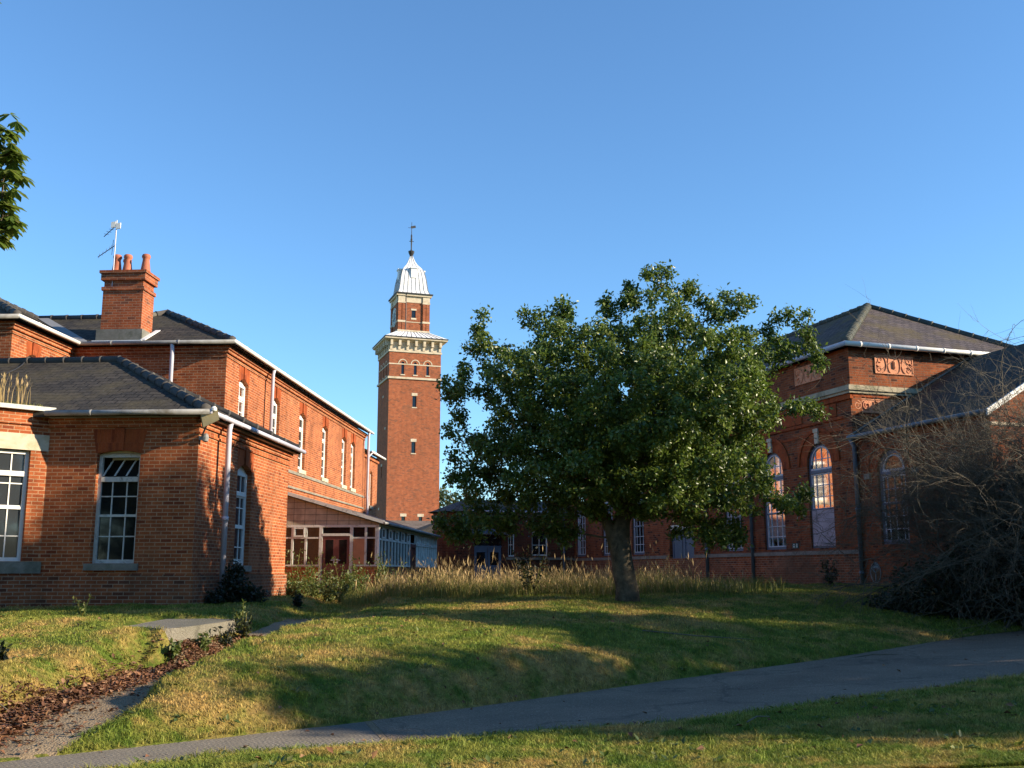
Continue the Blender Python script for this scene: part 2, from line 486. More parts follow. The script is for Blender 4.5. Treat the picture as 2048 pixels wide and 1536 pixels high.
def auto_uv(me):
    uvl = me.uv_layers.new(name="UVMap")
    co = np.empty(len(me.vertices) * 3); me.vertices.foreach_get('co', co); co = co.reshape(-1, 3)
    li = np.empty(len(me.loops), dtype=np.int64); me.loops.foreach_get('vertex_index', li)
    nrm = np.empty(len(me.polygons) * 3); me.polygons.foreach_get('normal', nrm); nrm = nrm.reshape(-1, 3)
    ls = np.empty(len(me.polygons), dtype=np.int64); me.polygons.foreach_get('loop_total', ls)
    n = np.repeat(nrm, ls, axis=0)
    flat = np.abs(n[:, 2]) > 0.995
    t = np.stack([-n[:, 1], n[:, 0], np.zeros(len(n))], 1)
    t[flat] = (1, 0, 0)
    ln = np.linalg.norm(t, axis=1); ln[ln == 0] = 1
    t /= ln[:, None]
    b = np.cross(n, t)
    b[flat] = (0, 1, 0)
    p = co[li]
    uv = np.stack([(p * t).sum(1), (p * b).sum(1)], 1)
    uvl.data.foreach_set('uv', uv.astype(np.float32).ravel())

def fast_mesh(name, verts, faces, mat, parent=None, smooth=False):
    me = bpy.data.meshes.new(name)
    verts = np.asarray(verts, dtype=np.float32); faces = np.asarray(faces, dtype=np.int32)
    k = faces.shape[1]
    me.vertices.add(len(verts)); me.vertices.foreach_set('co', verts.ravel())
    me.loops.add(faces.size); me.loops.foreach_set('vertex_index', faces.ravel())
    me.polygons.add(len(faces))
    me.polygons.foreach_set('loop_start', np.arange(0, faces.size, k, dtype=np.int32))
    me.polygons.foreach_set('loop_total', np.full(len(faces), k, dtype=np.int32))
    if smooth:
        me.polygons.foreach_set('use_smooth', np.ones(len(faces), dtype=bool))
    me.update(calc_edges=True)
    me.materials.append(M[mat])
    o = bpy.data.objects.new(name, me)
    COL.objects.link(o)
    if parent is not None:
        o.parent = parent
    return o

def thing(name, label, cat, loc=(0, 0, 0), rz=0.0, group=None):
    o = bpy.data.objects.new(name, None)
    o.empty_display_size = 0.3
    COL.objects.link(o)
    o.location = loc; o.rotation_euler = (0, 0, rz)
    o['label'] = label; o['category'] = cat
    if group: o['group'] = group
    return o

def tag(o, label, cat, group=None, kind=None):
    o['label'] = label; o['category'] = cat
    if group: o['group'] = group
    if kind: o['kind'] = kind
    return o

class Wall:
    """a wall line in a building's own axes: origin o, direction t, inward normal n"""
    def __init__(s, o, t, n):
        s.o = Vector((o[0], o[1], 0)); s.t = Vector((t[0], t[1], 0)).normalized(); s.n = Vector((n[0], n[1], 0)).normalized()
    def P(s, a, z, d=0.0):
        q = s.o + s.t * a + s.n * d
        return (q.x, q.y, z)
    def box(s, mb, a0, a1, z0, z1, d0, d1):
        mb.par(s.P(a0, z0, d0), s.t * (a1 - a0), s.n * (d1 - d0), (0, 0, z1 - z0))

def arc(s0, s1, zs, rise, k=10):
    if rise <= 0.001:
        return [(s0, zs), (s1, zs)]
    wd = s1 - s0; R = (wd * wd / 4 + rise * rise) / (2 * rise); m = (s0 + s1) / 2
    a0 = math.asin(min(1, wd / 2 / R))
    if rise > wd / 2: a0 = pi - a0
    return [(m + R * sin(-a0 + 2 * a0 * i / k), zs + rise - R + R * cos(-a0 + 2 * a0 * i / k)) for i in range(k + 1)]

def wall_face(mb, W, s0, s1, z0, z1, ops=(), rev=0.12):
    """front skin of a wall with openings op = (a0, a1, bottom, spring, rise) and their reveals"""
    cur = s0
    for (a0, a1, zb, zs, rise) in sorted(ops):
        if a0 > cur:
            mb.face([W.P(cur, z0), W.P(a0, z0), W.P(a0, z1), W.P(cur, z1)])
        if zb > z0:
            mb.face([W.P(a0, z0), W.P(a1, z0), W.P(a1, zb), W.P(a0, zb)])
        ar = arc(a0, a1, zs, rise)
        for (p, q) in zip(ar[:-1], ar[1:]):
            mb.face([W.P(p[0], p[1]), W.P(q[0], q[1]), W.P(q[0], z1), W.P(p[0], z1)])
            mb.face([W.P(p[0], p[1]), W.P(q[0], q[1]), W.P(q[0], q[1], rev), W.P(p[0], p[1], rev)])
        mb.face([W.P(a0, zb), W.P(a0, zs), W.P(a0, zs, rev), W.P(a0, zb, rev)])
        mb.face([W.P(a1, zb), W.P(a1, zs), W.P(a1, zs, rev), W.P(a1, zb, rev)])
        mb.face([W.P(a0, zb), W.P(a1, zb), W.P(a1, zb, rev), W.P(a0, zb, rev)])
        cur = a1
    if s1 > cur:
        mb.face([W.P(cur, z0), W.P(s1, z0), W.P(s1, z1), W.P(cur, z1)])

def window(W, op, parent, d=0.10, frame='white', glass='glass', bars=2, rails=(), transom=None, meet=None, sill=True,
           sillmat='sill', fw=0.07, name='window', topbars=None, board_head=True, sash=None, boardlow=None, sillw=0.08, sillh=0.14, panetop=None):
    a0, a1, zb, zs, rise = op
    mb = MB()
    W.box(mb, a0, a0 + fw, zb, zs, d, d + 0.07)
    W.box(mb, a1 - fw, a1, zb, zs, d, d + 0.07)
    W.box(mb, a0 + fw, a1 - fw, zb, zb + fw * 1.1, d, d + 0.07)
    ar = arc(a0, a1, zs, rise)
    semi = rise > 0.3
    if semi:
        wd = a1 - a0
        ins = [((a0 + a1) / 2 + (p[0] - (a0 + a1) / 2) * (1 - 2 * fw / wd), zs + (p[1] - zs) * (1 - 2 * fw / wd)) for p in ar]
        for p, q, pi_, qi in zip(ar[:-1], ar[1:], ins[:-1], ins[1:]):
            mb.face([W.P(*p, d), W.P(*q, d), W.P(*qi, d), W.P(*pi_, d)])
            mb.face([W.P(*pi_, d), W.P(*qi, d), W.P(*qi, d + .07), W.P(*pi_, d + .07)])
    else:
        W.box(mb, a0 + fw, a1 - fw, zs - fw, zs, d, d + 0.07)
        if rise > 0.001:
            mb.face([W.P(p[0], p[1], d + 0.02) for p in ar])
    if transom:
        W.box(mb, a0 + fw, a1 - fw, transom - 0.05, transom + 0.05, d - 0.015, d + 0.07)
    if meet:
        W.box(mb, a0 + fw, a1 - fw, meet - 0.025, meet + 0.025, d + 0.005, d + 0.07)
    fr = mb.build(name, frame, parent)
    bb = MB()
    lo = boardlow if boardlow else zb
    top = transom if transom else zs
    for i in range(1, bars + 1):
        s = a0 + (a1 - a0) * i / (bars + 1)
        W.box(bb, s - 0.012, s + 0.012, lo + .05, top - .03, d + 0.022, d + 0.05)
    if transom:
        tb = bars if topbars is None else topbars
        for i in range(1, tb + 1):
            s = a0 + (a1 - a0) * i / (tb + 1)
            zt = zs
            if semi:
                R = (a1 - a0) / 2; zt = zs + sqrt(max(0, R * R - (s - (a0 + a1) / 2) ** 2)) * (rise / R) - fw * .6
            W.box(bb, s - 0.012, s + 0.012, transom + .04, zt - .02, d + 0.022, d + 0.05)
    for r_ in rails:
        W.box(bb, a0 + fw, a1 - fw, r_ - 0.012, r_ + 0.012, d + 0.02, d + 0.052)
    if sash:
        for (q0, q1) in sash:
            W.box(bb, a0 + fw, a0 + fw + .035, q0, q1, d + .01, d + .06)
            W.box(bb, a1 - fw - .035, a1 - fw, q0, q1, d + .01, d + .06)
            W.box(bb, a0 + fw, a1 - fw, q0, q0 + .06, d + .012, d + .06)
            W.box(bb, a0 + fw, a1 - fw, q1 - .04, q1, d + .012, d + .06)
    if bb.v:
        bb.build('glazing_bars', 'hallbar' if frame == 'blue' else frame, fr)
    g = MB()
    pts = [W.P(a0 + .01, zb + .01, d + 0.04), W.P(a1 - .01, zb + .01, d + 0.04)] + [W.P(p[0], p[1] - .005, d + 0.04) for p in reversed(ar)]
    g.face(pts)
    if panetop:
        g = MB(); g.face([W.P(a0 + .01, zb + .01, d + .04), W.P(a1 - .01, zb + .01, d + .04), W.P(a1 - .01, panetop, d + .04), W.P(a0 + .01, panetop, d + .04)])
    g.build('pane', glass, fr)
    if sill:
        sb = MB()
        W.box(sb, a0 - sillw, a1 + sillw, zb - sillh, zb - 0.004, -0.06, d - 0.01)
        sb.build('sill', sillmat, fr)
    return fr

def lintel(W, mb, a0, a1, zs, rise, h, flare=0.06, d=-0.006, key=True):
    """flat-topped flared brick arch over a window"""
    ar = arc(a0, a1, zs, rise, 8)
    top = zs + rise + h
    K = len(ar)
    for (p, q) in zip(ar[:-1], ar[1:]):
        def up(s):
            u = (s - (a0 + a1) / 2) / (a1 - a0) * 2
            return (s + u * flare)
        mb.face([W.P(p[0], p[1], d), W.P(q[0], q[1], d), W.P(up(q[0]), top, d), W.P(up(p[0]), top, d)])
        mb.face([W.P(p[0], p[1], d), W.P(q[0], q[1], d), W.P(q[0], q[1], .02), W.P(p[0], p[1], .02)])
    if key:
        m = (a0 + a1) / 2
        mb.par(W.P(m - .10, zs + rise * 0.98, d - .035), W.t * .20, W.n * .05, (0, 0, h + .02))

def arch_ring(W, mb, c, zs, r0, r1, d=-0.006, k=16, dd=.02):
    pr = None
    for i in range(k + 1):
        a = pi - pi * i / k
        p = (c + r0 * cos(a), zs + r0 * sin(a)); q = (c + r1 * cos(a), zs + r1 * sin(a))
        if pr:
            mb.face([W.P(*pr[0], d), W.P(*p, d), W.P(*q, d), W.P(*pr[1], d)])
            mb.face([W.P(*pr[1], d), W.P(*q, d), W.P(*q, dd), W.P(*pr[1], dd)])
            mb.face([W.P(*pr[0], d), W.P(*p, d), W.P(*p, dd), W.P(*pr[0], dd)])
        pr = (p, q)

def roof_plane(mb, pts, th=0.09):
    mb.face(pts)
    mb.face([(p[0], p[1], p[2] - th) for p in reversed(pts)])
    k = len(pts)
    for i in range(k):
        p, q = pts[i], pts[(i + 1) % k]
        mb.face([p, (p[0], p[1], p[2] - th), (q[0], q[1], q[2] - th), q])

def ridge_tiles(mb, p0, p1, r=0.10, seg=0.46):
    p0 = Vector(p0); p1 = Vector(p1)
    L = (p1 - p0).length; n = max(1, int(round(L / seg)))
    d = (p1 - p0) / n
    for i in range(n):
        jit = Vector((random.uniform(-.006, .006), random.uniform(-.006, .006), random.uniform(-.008, .008)))
        a = p0 + d * i + jit; b = p0 + d * (i + 1.0) + jit
        mb.tube([a, a + d * .12, a + d * .125, b], [r * 1.12, r * 1.12, r * 0.98, r * 0.96], 8)

def gutter(mb, p0, p1, r=0.056, joints=1.9):
    p0 = Vector(p0); p1 = Vector(p1)
    mb.tube([p0, p1], r, 8)
    L = (p1 - p0).length; n = max(1, int(L / joints)); d = (p1 - p0).normalized()
    for i in range(n):
        c = p0 + d * (joints * (i + .5))
        if (c - p0).length < L - .1:
            mb.tube([c - d * .03, c + d * .03], r * 1.16, 8)

def pipe(mb, pts, r=0.055, ring=1.8):
    mb.tube(pts, r, 10)
    a = Vector(pts[-2]); b = Vector(pts[-1])
    L = (b - a).length
    k = 1
    while ring * k < L:
        c = a + (b - a) * (ring * k / L)
        d = (b - a).normalized()
        mb.tube([c - d * .045, c + d * .045], r * 1.28, 10)
        k += 1

LOC_L = (-6.395, 21.0, 0); RZ_L = radians(-3.7)
LOC_R = (9.954, 30.0, 0); RZ_R = radians(18.3)
LOC_T = (-10.88, 89.95, 0); RZ_T = radians(18.8)
def wl_pt(a, b, z, loc=LOC_L, rz=RZ_L):
    return (loc[0] + a * cos(rz) - b * sin(rz), loc[1] + a * sin(rz) + b * cos(rz), z)

# ---------------------------------------------------------------- ground
def zpath(x):
    return 0.045 * np.maximum(0.0, x)
UP = np.array([(-9, 5.2), (-6.5, 7.4), (-4.05, 9.56), (-3.01, 10.44), (-1.57, 11.69), (0.0, 13.35), (2.27, 15.03), (4.9, 16.91), (6.73, 18.48), (8.64, 20.1), (11.0, 21.4), (14, 22.6), (24, 25)])
LO = np.array([(-8, 4.2), (-5.5, 6.6), (-3.35, 8.75), (-2.6, 9.5), (-1.14, 10.12), (0.0, 10.7), (1.63, 10.95), (3.45, 12.01), (4.5, 12.5), (5.48, 13.0), (6.43, 13.5), (9, 14.6), (24, 19)])
POLY = np.concatenate([UP, LO[::-1]])

def seg_dist(x, y, pts):
    best = np.full(np.shape(x), 1e9)
    for (ax, ay), (bx, by) in zip(pts[:-1], pts[1:]):
        dx, dy = bx - ax, by - ay
        t = np.clip(((x - ax) * dx + (y - ay) * dy) / (dx * dx + dy * dy), 0, 1)
        best = np.minimum(best, np.hypot(x - ax - t * dx, y - ay - t * dy))
    return best

def inside(x, y, poly):
    c = np.zeros(np.shape(x), dtype=bool)
    j = len(poly) - 1
    for i in range(len(poly)):
        xi, yi = poly[i]; xj, yj = poly[j]
        cond = ((yi > y) != (yj > y)) & (x < (xj - xi) * (y - yi) / ((yj - yi) if yj != yi else 1e-9) + xi)
        c ^= cond
        j = i
    return c

CTRL = np.array([
    # foreground and path
    (-9, 5, .05), (-3, 5, 0.02), (3, 5, .04), (9, 6, .25), (0, 8, .03), (4.5, 9, .2), (8, 12, .38), (16, 14, .7), (24, 14, .9), (-4.1, 9.5, 0.03), (-1.5, 10.9, 0.02), (1.2, 12.6, .06), (4.2, 14.5, .19), (7.5, 16, .34),
    (10, 18.5, .48), (-6.5, 9, .25), (-14, 9, .7),
    # bank and lawn
    (-3.75, 10.3, .20), (-3.75, 11.4, .42), (-3.4, 12.4, .56), (-2.4, 12.7, .52), (-3.35, 14.8, .74), (-2.6, 14.5, .74), (-3.0, 16.4, .80), (-0.2, 14.3, .58), (1.0, 15.4, .52), (3.0, 16.6, .50), (5.2, 17.9, .42), (7.5, 19.6, .50), (10.5, 22.2, .68),
    (-0.2, 17, .76), (-0.23, 20, .88), (2.4, 22.2, .985), (6.1, 21.5, .86), (8.5, 22.8, .90), (6.1, 27, 1.13), (9.9, 30, 1.22), (3, 48, 1.25), (-2, 28, 1.0), (-4, 34, .88), (-4.5, 45, .95), (12, 26, 1.15), (20, 25, 1.1),
    # left
    (-8.5, 19.5, .84), (-6.4, 21, .95), (-12, 21, .95), (-6.4, 27, .93), (-6.4, 17.5, .82), (-6.5, 15.2, .74), (-5.8, 14.9, .74), (-6.3, 16.8, .79), (-5.7, 13.6, .62), (-5.9, 12.7, .54), (-5.8, 11.2, .48), (-9, 12.5, .62), (-14, 15, .85), (-4.6, 20, .78), (-20, 30, 1), (-30, 12, 1), (30, 30, 1.2), (30, 6, 1), (-30, 2, .4), (20, 2, .5), (0, 60, 1.2), (-30, 60, 1.1), (30, 60, 1.3),
], dtype=float)

SLABP = np.array([(-4.82, 15.25), (-4.68, 18.5), (-6.4, 18.6), (-6.15, 15.95)])
def _tps(r2):
    return 0.5 * r2 * np.log(r2 + 1e-9)
def _fit():
    p = CTRL[:, :2]; n = len(p)
    d2 = ((p[:, None] - p[None]) ** 2).sum(2)
    A = np.zeros((n + 3, n + 3))
    A[:n, :n] = _tps(d2) + np.eye(n) * 0.03
    A[:n, n] = 1; A[:n, n + 1:] = p
    A[n, :n] = 1; A[n + 1:, :n] = p.T
    return np.linalg.solve(A, np.concatenate([CTRL[:, 2], np.zeros(3)]))
_WT = _fit()
SUNK = np.array([(-4.75, 8.9, 0.0), (-4.62, 9.8, 0.05), (-4.58, 10.6, .13), (-4.54, 12, .21), (-4.35, 14.5, .26), (-4.08, 16.5, .36), (-3.95, 18.5, .54), (-3.75, 21, .70), (-3.6, 24, .80), (-4.4, 29, .84), (-5.2, 33, .86)])

def smooth(t):
    t = np.clip(t, 0, 1)
    return t * t * (3 - 2 * t)

def sunk_dist(x, y):
    best = np.full(np.shape(x), 1e9); zz = np.zeros(np.shape(x))
    for (ax, ay, az), (bx, by, bz) in zip(SUNK[:-1], SUNK[1:]):
        dx, dy = bx - ax, by - ay
        t = np.clip(((x - ax) * dx + (y - ay) * dy) / (dx * dx + dy * dy), 0, 1)
        d = np.hypot(x - ax - t * dx, y - ay - t * dy)
        k = d < best
        best = np.where(k, d, best); zz = np.where(k, az + t * (bz - az), zz)
    return best, zz

def lump(x, y):
    return (0.020 * np.sin(2.1 * x + 1.3 * np.sin(1.7 * y)) + 0.018 * np.sin(2.7 * y + 1.1 * np.sin(1.9 * x + 1)) + 0.012 * np.sin(5.3 * x + 4.1 * y) + 0.010 * np.sin(6.1 * y - 4.7 * x + 2))

def ground_z(x, y):
    x = np.asarray(x, float); y = np.asarray(y, float)
    cx = np.clip(x, -32, 32); cy = np.clip(y, 1, 62)
    z = np.full(x.shape, 0.0)
    z += _WT[-3] + _WT[-2] * cx + _WT[-1] * cy
    for (px, py, _), wt in zip(CTRL, _WT[:-3]):
        z += wt * _tps((cx - px) ** 2 + (cy - py) ** 2)
    near = smooth((40 - np.abs(x)) / 10) * smooth((40 - y) / 10)
    z = z + lump(x, y) * near
    # asphalt bed
    ins = inside(x, y, POLY)
    d = np.where(ins, 0, seg_dist(x, y, np.concatenate([POLY, POLY[:1]])))
    zp = zpath(x)
    k = smooth(d / 0.5)
    z = np.where(ins, zp - 0.035, (zp + 0.02) * (1 - k) + np.maximum(z, zp + 0.015 + 0.05 * k) * k)
    # sunken path
    sd_, sz = sunk_dist(x, y)
    k = smooth((sd_ - 0.56 - 0.06 * np.sin(y * 3.1) - 0.04 * np.sin(y * 7.7 + x)) / np.where(x < np.interp(y, SUNK[:, 1], SUNK[:, 0]), .62, .34))
    wide = smooth((31 - y) / 3.0)
    zc = np.where(ins, z, np.minimum(z, sz * (1 - k) + z * k) * wide + z * (1 - wide))
    sl = inside(x, y, SLABP)
    ds = seg_dist(x, y, np.concatenate([SLABP, SLABP[:1]]))
    zc = np.where(sl, zc, np.maximum(zc, np.where((x < -4.98) & (y < 16.5), .80 - .75 * ds, np.minimum(.60 - 1.1 * ds, .55))))
    return np.where(sl, np.minimum(zc, .74), zc)

def axis(lo, hi, step, far, nfar):
    mid = np.arange(lo, hi + 1e-6, step)
    g = np.geomspace(step * 2, far, nfar)
    return np.concatenate([lo - g[::-1], mid, hi + g])
GX = axis(-15, 16, 0.11, 900, 26)
GY = axis(3.5, 36, 0.11, 1200, 26)
gx, gy = np.meshgrid(GX, GY)
gz = ground_z(gx, gy)
gv = np.stack([gx.ravel(), gy.ravel(), gz.ravel()], 1)
nx, ny = len(GX), len(GY)
ii = (np.arange(ny - 1)[:, None] * nx + np.arange(nx - 1)[None]).ravel()
g = fast_mesh('ground', gv, np.stack([ii, ii + 1, ii + nx + 1, ii + nx], 1), 'ground', smooth=True)
g['kind'] = 'structure'

def strip_sheet(name, up, lo, mat, dz, k=14):
    """path surface between two edge lines"""
    def resample(p, n):
        s = np.concatenate([[0], np.cumsum(np.hypot(*np.diff(p, axis=0).T))]); t = np.linspace(0, s[-1], n)
        return np.stack([np.interp(t, s, p[:, 0]), np.interp(t, s, p[:, 1])], 1)
    n = 90
    u = resample(up, n); l = resample(lo, n)
    t = np.linspace(0, 1, k)[None, :, None]
    p = u[:, None] * (1 - t) + l[:, None] * t
    p = p.reshape(-1, 2)
    z = zpath(p[:, 0]) + dz
    v = np.column_stack([p, z])
    jj = (np.arange(n - 1)[:, None] * k + np.arange(k - 1)[None]).ravel()
    o = fast_mesh(name, v, np.stack([jj, jj + k, jj + k + 1, jj + 1], 1), mat, smooth=True)
    o['kind'] = 'structure'
    return o
strip_sheet('concrete_path', UP[:5], LO[:5], 'concrete', 0.0)
strip_sheet('asphalt_path', np.vstack([[(-1.53, 11.72)], UP[5:]]), np.vstack([[(-1.10, 10.15)], LO[5:]]), 'asphalt', 0.006)
# soft joint between the two surfaces
jm = MB()
jm.par((-1.60, 11.68, -0.01), (0.07, 0.03, 0), (0.43, -1.56, 0), (0, 0, 0.013))
o = jm.build('path_joint', 'dirtpath'); o['kind'] = 'structure'
# sunken path floor
def sunk_sheet():
    P = SUNK[:, :2]
    s = np.concatenate([[0], np.cumsum(np.hypot(*np.diff(P, axis=0).T))]); t = np.linspace(0, 11.9, 120)
    c = np.stack([np.interp(t, s, P[:, 0]), np.interp(t, s, P[:, 1])], 1)
    d = np.gradient(c, axis=0); d /= np.linalg.norm(d, axis=1)[:, None]
    nrm = np.stack([d[:, 1], -d[:, 0]], 1)
    k = 9
    off = np.linspace(-0.62, 0.62, k)
    p = (c[:, None] + nrm[:, None] * off[None, :, None]).reshape(-1, 2)
    z = ground_z(p[:, 0], p[:, 1]) + 0.006
    ins = inside(p[:, 0], p[:, 1], POLY)
    z = np.where(ins, -0.05, z)
    jj = (np.arange(119)[:, None] * k + np.arange(k - 1)[None]).ravel()
    o = fast_mesh('sunken_path', np.column_stack([p, z]), np.stack([jj, jj + k, jj + k + 1, jj + 1], 1), 'dirtpath', smooth=True)
    o['kind'] = 'structure'
sunk_sheet()
# concrete landing by the pavilion
sm = MB()
top = 0.785
pts = [(-5.05, 15.45), (-4.80, 15.85), (-4.68, 18.5), (-6.0, 18.6), (-5.85, 15.98)]
rim = []
for (p, q) in zip(pts, pts[1:] + pts[:1]):
    for t in (0, .25, .5, .75):
        jx = random.uniform(-.06, .06)
        rim.append((p[0] + (q[0] - p[0]) * t + jx, p[1] + (q[1] - p[1]) * t + random.uniform(-.04, .04)))
sm.face([(x, y, top + random.uniform(-.008, .008)) for x, y in rim])
for i in range(len(rim)):
    p, q = rim[i], rim[(i + 1) % len(rim)]
    sm.face([(p[0], p[1], top), (q[0], q[1], top), (q[0] + .02, q[1], .2), (p[0] + .02, p[1], .2)])
o = sm.build('concrete_landing', 'slab'); o['kind'] = 'structure'

# ---------------------------------------------------------------- pavilion (nearest, left)
pav = thing('pavilion', 'single storey orange brick building with hipped slate roof and canted bay, nearest on the left', 'building', LOC_L, RZ_L)
FR = Wall((0, 0), (1, 0), (0, 1))        # front wall, s = a
SD = Wall((0, 0), (0, 1), (-1, 0))       # side wall, s = b
PB, PE = 0.2, 4.70
op_f = (-2.11, -1.20, 1.76, 3.98, 0.06)
op_s = (2.50, 3.56, 1.74, 3.86, 0.17)
mb = MB()
wall_face(mb, FR, -3.16, 0, 1.54, PE, [op_f], 0.13)
wall_face(mb, SD, 0, 6.62, 1.54, PE, [op_s], 0.13)
# bay facets
c45 = cos(radians(45))
BJ = Vector((-3.16, 0)); BD = Vector((-c45, -c45))
BF = Wall(BJ, BD, (-c45, c45))
op_b = (0.33, 1.29, 1.80, 4.02, 0)
wall_face(mb, BF, 0, 1.62, 1.54, 4.03, [(0.33, 1.29, 1.80, 4.03, 0)], 0.13)
wall_face(mb, BF, 0, 1.62, 4.36, 4.86)
e = BJ + BD * 1.62
BW = Wall((e.x, e.y), (-1, 0), (0, 1))
wall_face(mb, BW, 0, 2.2, 1.54, 4.03, [(0.3, 1.9, 1.80, 4.03, 0)], 0.13)
wall_face(mb, BW, 0, 2.2, 4.36, 4.86)
e2 = Vector((e.x - 2.2, e.y))
BR = Wall((e2.x, e2.y), (-c45, c45), (c45, c45))
wall_face(mb, BR, 0, 1.62, 1.54, 4.86)
wall_face(mb, FR, -12.5, -7.64, 1.54, PE)
# back and left ends
mb.face([(-12.5, 6.62, .2), (0, 6.62, .2), (0, 6.62, PE), (-12.5, 6.62, PE)])
mb.face([(-12.5, 0, .2), (-12.5, 6.62, .2), (-12.5, 6.62, PE), (-12.5, 0, PE)])
mb.build('wall', 'brick', pav)
# corbel courses below the eaves
mb = MB()
for (z0, z1, d) in ((4.52, 4.61, .05), (4.61, 4.70, .09)):
    FR.box(mb, -3.16, d, z0, z1, -d, 0.05)
    SD.box(mb, -d, 6.62 + d, z0, z1 - .002, -d + .002, 0.05)
SD.box(mb, -.04, 6.64, 4.37, 4.415, -.035, 0.05)
BF.box(mb, -.03, 1.64, 4.545, 4.59, -.04, 0.05); BW.box(mb, -.03, 2.2, 4.545, 4.588, -.04, 0.05)
mb.build('corbel_course', 'brick', pav)
mb = MB()
FR.box(mb, -3.2, .05, PB, 1.54, -.05, 0.05)
SD.box(mb, -.048, 6.66, PB, 1.538, -.052, 0.05)
BF.box(mb, -.04, 1.66, PB, 1.54, -.05, 0.05); BW.box(mb, -.04, 2.2, PB, 1.538, -.05, 0.05); BR.box(mb, -.04, 1.62, PB, 1.54, -.05, 0.05)
FR.box(mb, -12.5, -7.64, PB, 1.54, -.05, 0.05)
mb.build('plinth', 'brick_low', pav)
# stone lintel band, coping and sill on the bay
mb = MB()
BF.box(mb, -.005, 1.63, 4.03, 4.36, -.012, .12); BW.box(mb, 0.0, 2.2, 4.03, 4.358, -.012, .12)
mb.build('stone_lintel', 'stone', pav)
mb = MB()
BF.box(mb, -.06, 1.68, 4.84, 4.93, -.12, .25); BW.box(mb, -.06, 2.3, 4.84, 4.928, -.12, .25)
mb.face([(-3.05, 0.05, 4.9), (e.x, e.y, 4.9), (e2.x, e2.y, 4.9), (-7.7, .05, 4.9)])
mb.build('coping', M['whitedirty'], pav)
mb = MB()
BF.box(mb, -.02, 1.64, 1.56, 1.79, -.07, .1); BW.box(mb, -.03, 2.2, 1.56, 1.788, -.07, .1)
mb.build('bay_sill', 'sill', pav)
window(BF, op_b, pav, 0.10, 'white', 'glass_pale', 2, (2.30, 2.90, 3.35), 3.55, 2.86, False)
window(BW, (0.3, 1.9, 1.80, 4.02, 0), pav, 0.10, 'white', 'glass_pale', 4, (2.30, 2.90, 3.35), 3.55, 2.86, False)
w1 = window(FR, op_f, pav, 0.12, 'whitedirty', 'glass', 2, (2.30, 3.11), 3.46, 2.72, True, 'sill', sash=None, topbars=0, sillw=.1, panetop=3.46)
mb = MB(); FR.box(mb, -2.3, -1.0, 3.3, 4.2, .47, .5); FR.box(mb, -2.3, -2.11, 3.3, 4.2, .2, .47); FR.box(mb, -1.2, -1.0, 3.3, 4.2, .2, .47); FR.box(mb, -2.3, -1.0, 4.06, 4.2, .2, .47); FR.box(mb, -2.3, -1.0, 3.3, 3.42, .2, .47)  # near-black lining stands in for the shade of the room behind
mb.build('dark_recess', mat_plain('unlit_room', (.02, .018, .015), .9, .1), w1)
# tilted hopper light in the top of the front window
mb = MB()
for i in range(4):
    s = -2.02 + .73 * i / 3
    mb.par(FR.P(s - .015, 3.53, .13), (.03, 0, 0), (0, .03, 0), (0.13, .14, .34))
mb.par(FR.P(-2.03 + .13, 3.87, .26), (.76, 0, 0), (0, .03, 0), (0, 0, .04))
mb.build('hopper_light', 'whitedirty', w1)
window(SD, op_s, pav, 0.12, 'white', 'glass_pale', 2, (2.15, 2.62, 3.05), 3.37, 2.60, True, 'sill', sash=((1.82, 2.62), (2.6, 3.32)))
mb = MB(); lintel(FR, mb, -2.13, -1.18, 3.98, .06, .44, .10); mb.build('window_arch', 'gauged', pav)
mb = MB(); lintel(SD, mb, 2.48, 3.58, 3.86, .17, .38, .05); mb.build('window_arch', 'gauged', pav)
# roof
EZ = 4.80; PITCH = 1.80 / 3.55
def rp(a, b, t): return (a, b, EZ + t * PITCH)
ap = (-3.3, 3.31, EZ + 3.56 * PITCH); apl = (-12.8, 3.31, EZ + 3.56 * PITCH)
mb = MB()
roof_plane(mb, [(.25, -.25, EZ), ap, apl, (-12.8, -.25, EZ)])
roof_plane(mb, [(.25, -.25, EZ), (.25, 6.87, EZ), ap])
roof_plane(mb, [(.25, 6.87, EZ), (-12.8, 6.87, EZ), apl, ap])
rf = mb.build('roof', 'slate', pav)
mb = MB()
ridge_tiles(mb, (ap[0], ap[1], ap[2] + .02), (apl[0], apl[1], apl[2] + .02))
ridge_tiles(mb, (.18, -.18, EZ + .06), (ap[0], ap[1], ap[2] + .02), .105, .42)
ridge_tiles(mb, (.18, 6.8, EZ + .06), (ap[0], ap[1], ap[2] + .02), .10, .42)
mb.build('ridge_tiles', 'ridge', rf, True)
mb = MB()
FR.box(mb, -3.1, .2, 4.70, 4.775, -.2, 0); SD.box(mb, -.2, 6.8, 4.70, 4.777, -.2, -.0)
mb.build('eaves_board', 'gutterfront', pav)
mb = MB(); gutter(mb, (-3.12, -.31, 4.78), (.31, -.31, 4.78)); mb.build('gutter', 'gutterfront', pav, True)
mb = MB(); gutter(mb, (-12.5, -.31, 4.78), (-7.5, -.31, 4.78))
mb.build('gutter', 'gutterfront', pav, True)
mb = MB(); gutter(mb, (.31, -.31, 4.785), (.31, 7.0, 4.785)); mb.build('gutter', 'greypipe', pav, True, label='pale grey gutter along the sunlit side wall')
mb = MB(); pipe(mb, [(.27, 1.12, 4.76), (.24, 1.12, 4.60), (.235, 1.13, 1.0)], .06, 1.9)
mb.build('downpipe', 'greypipe', pav, True)

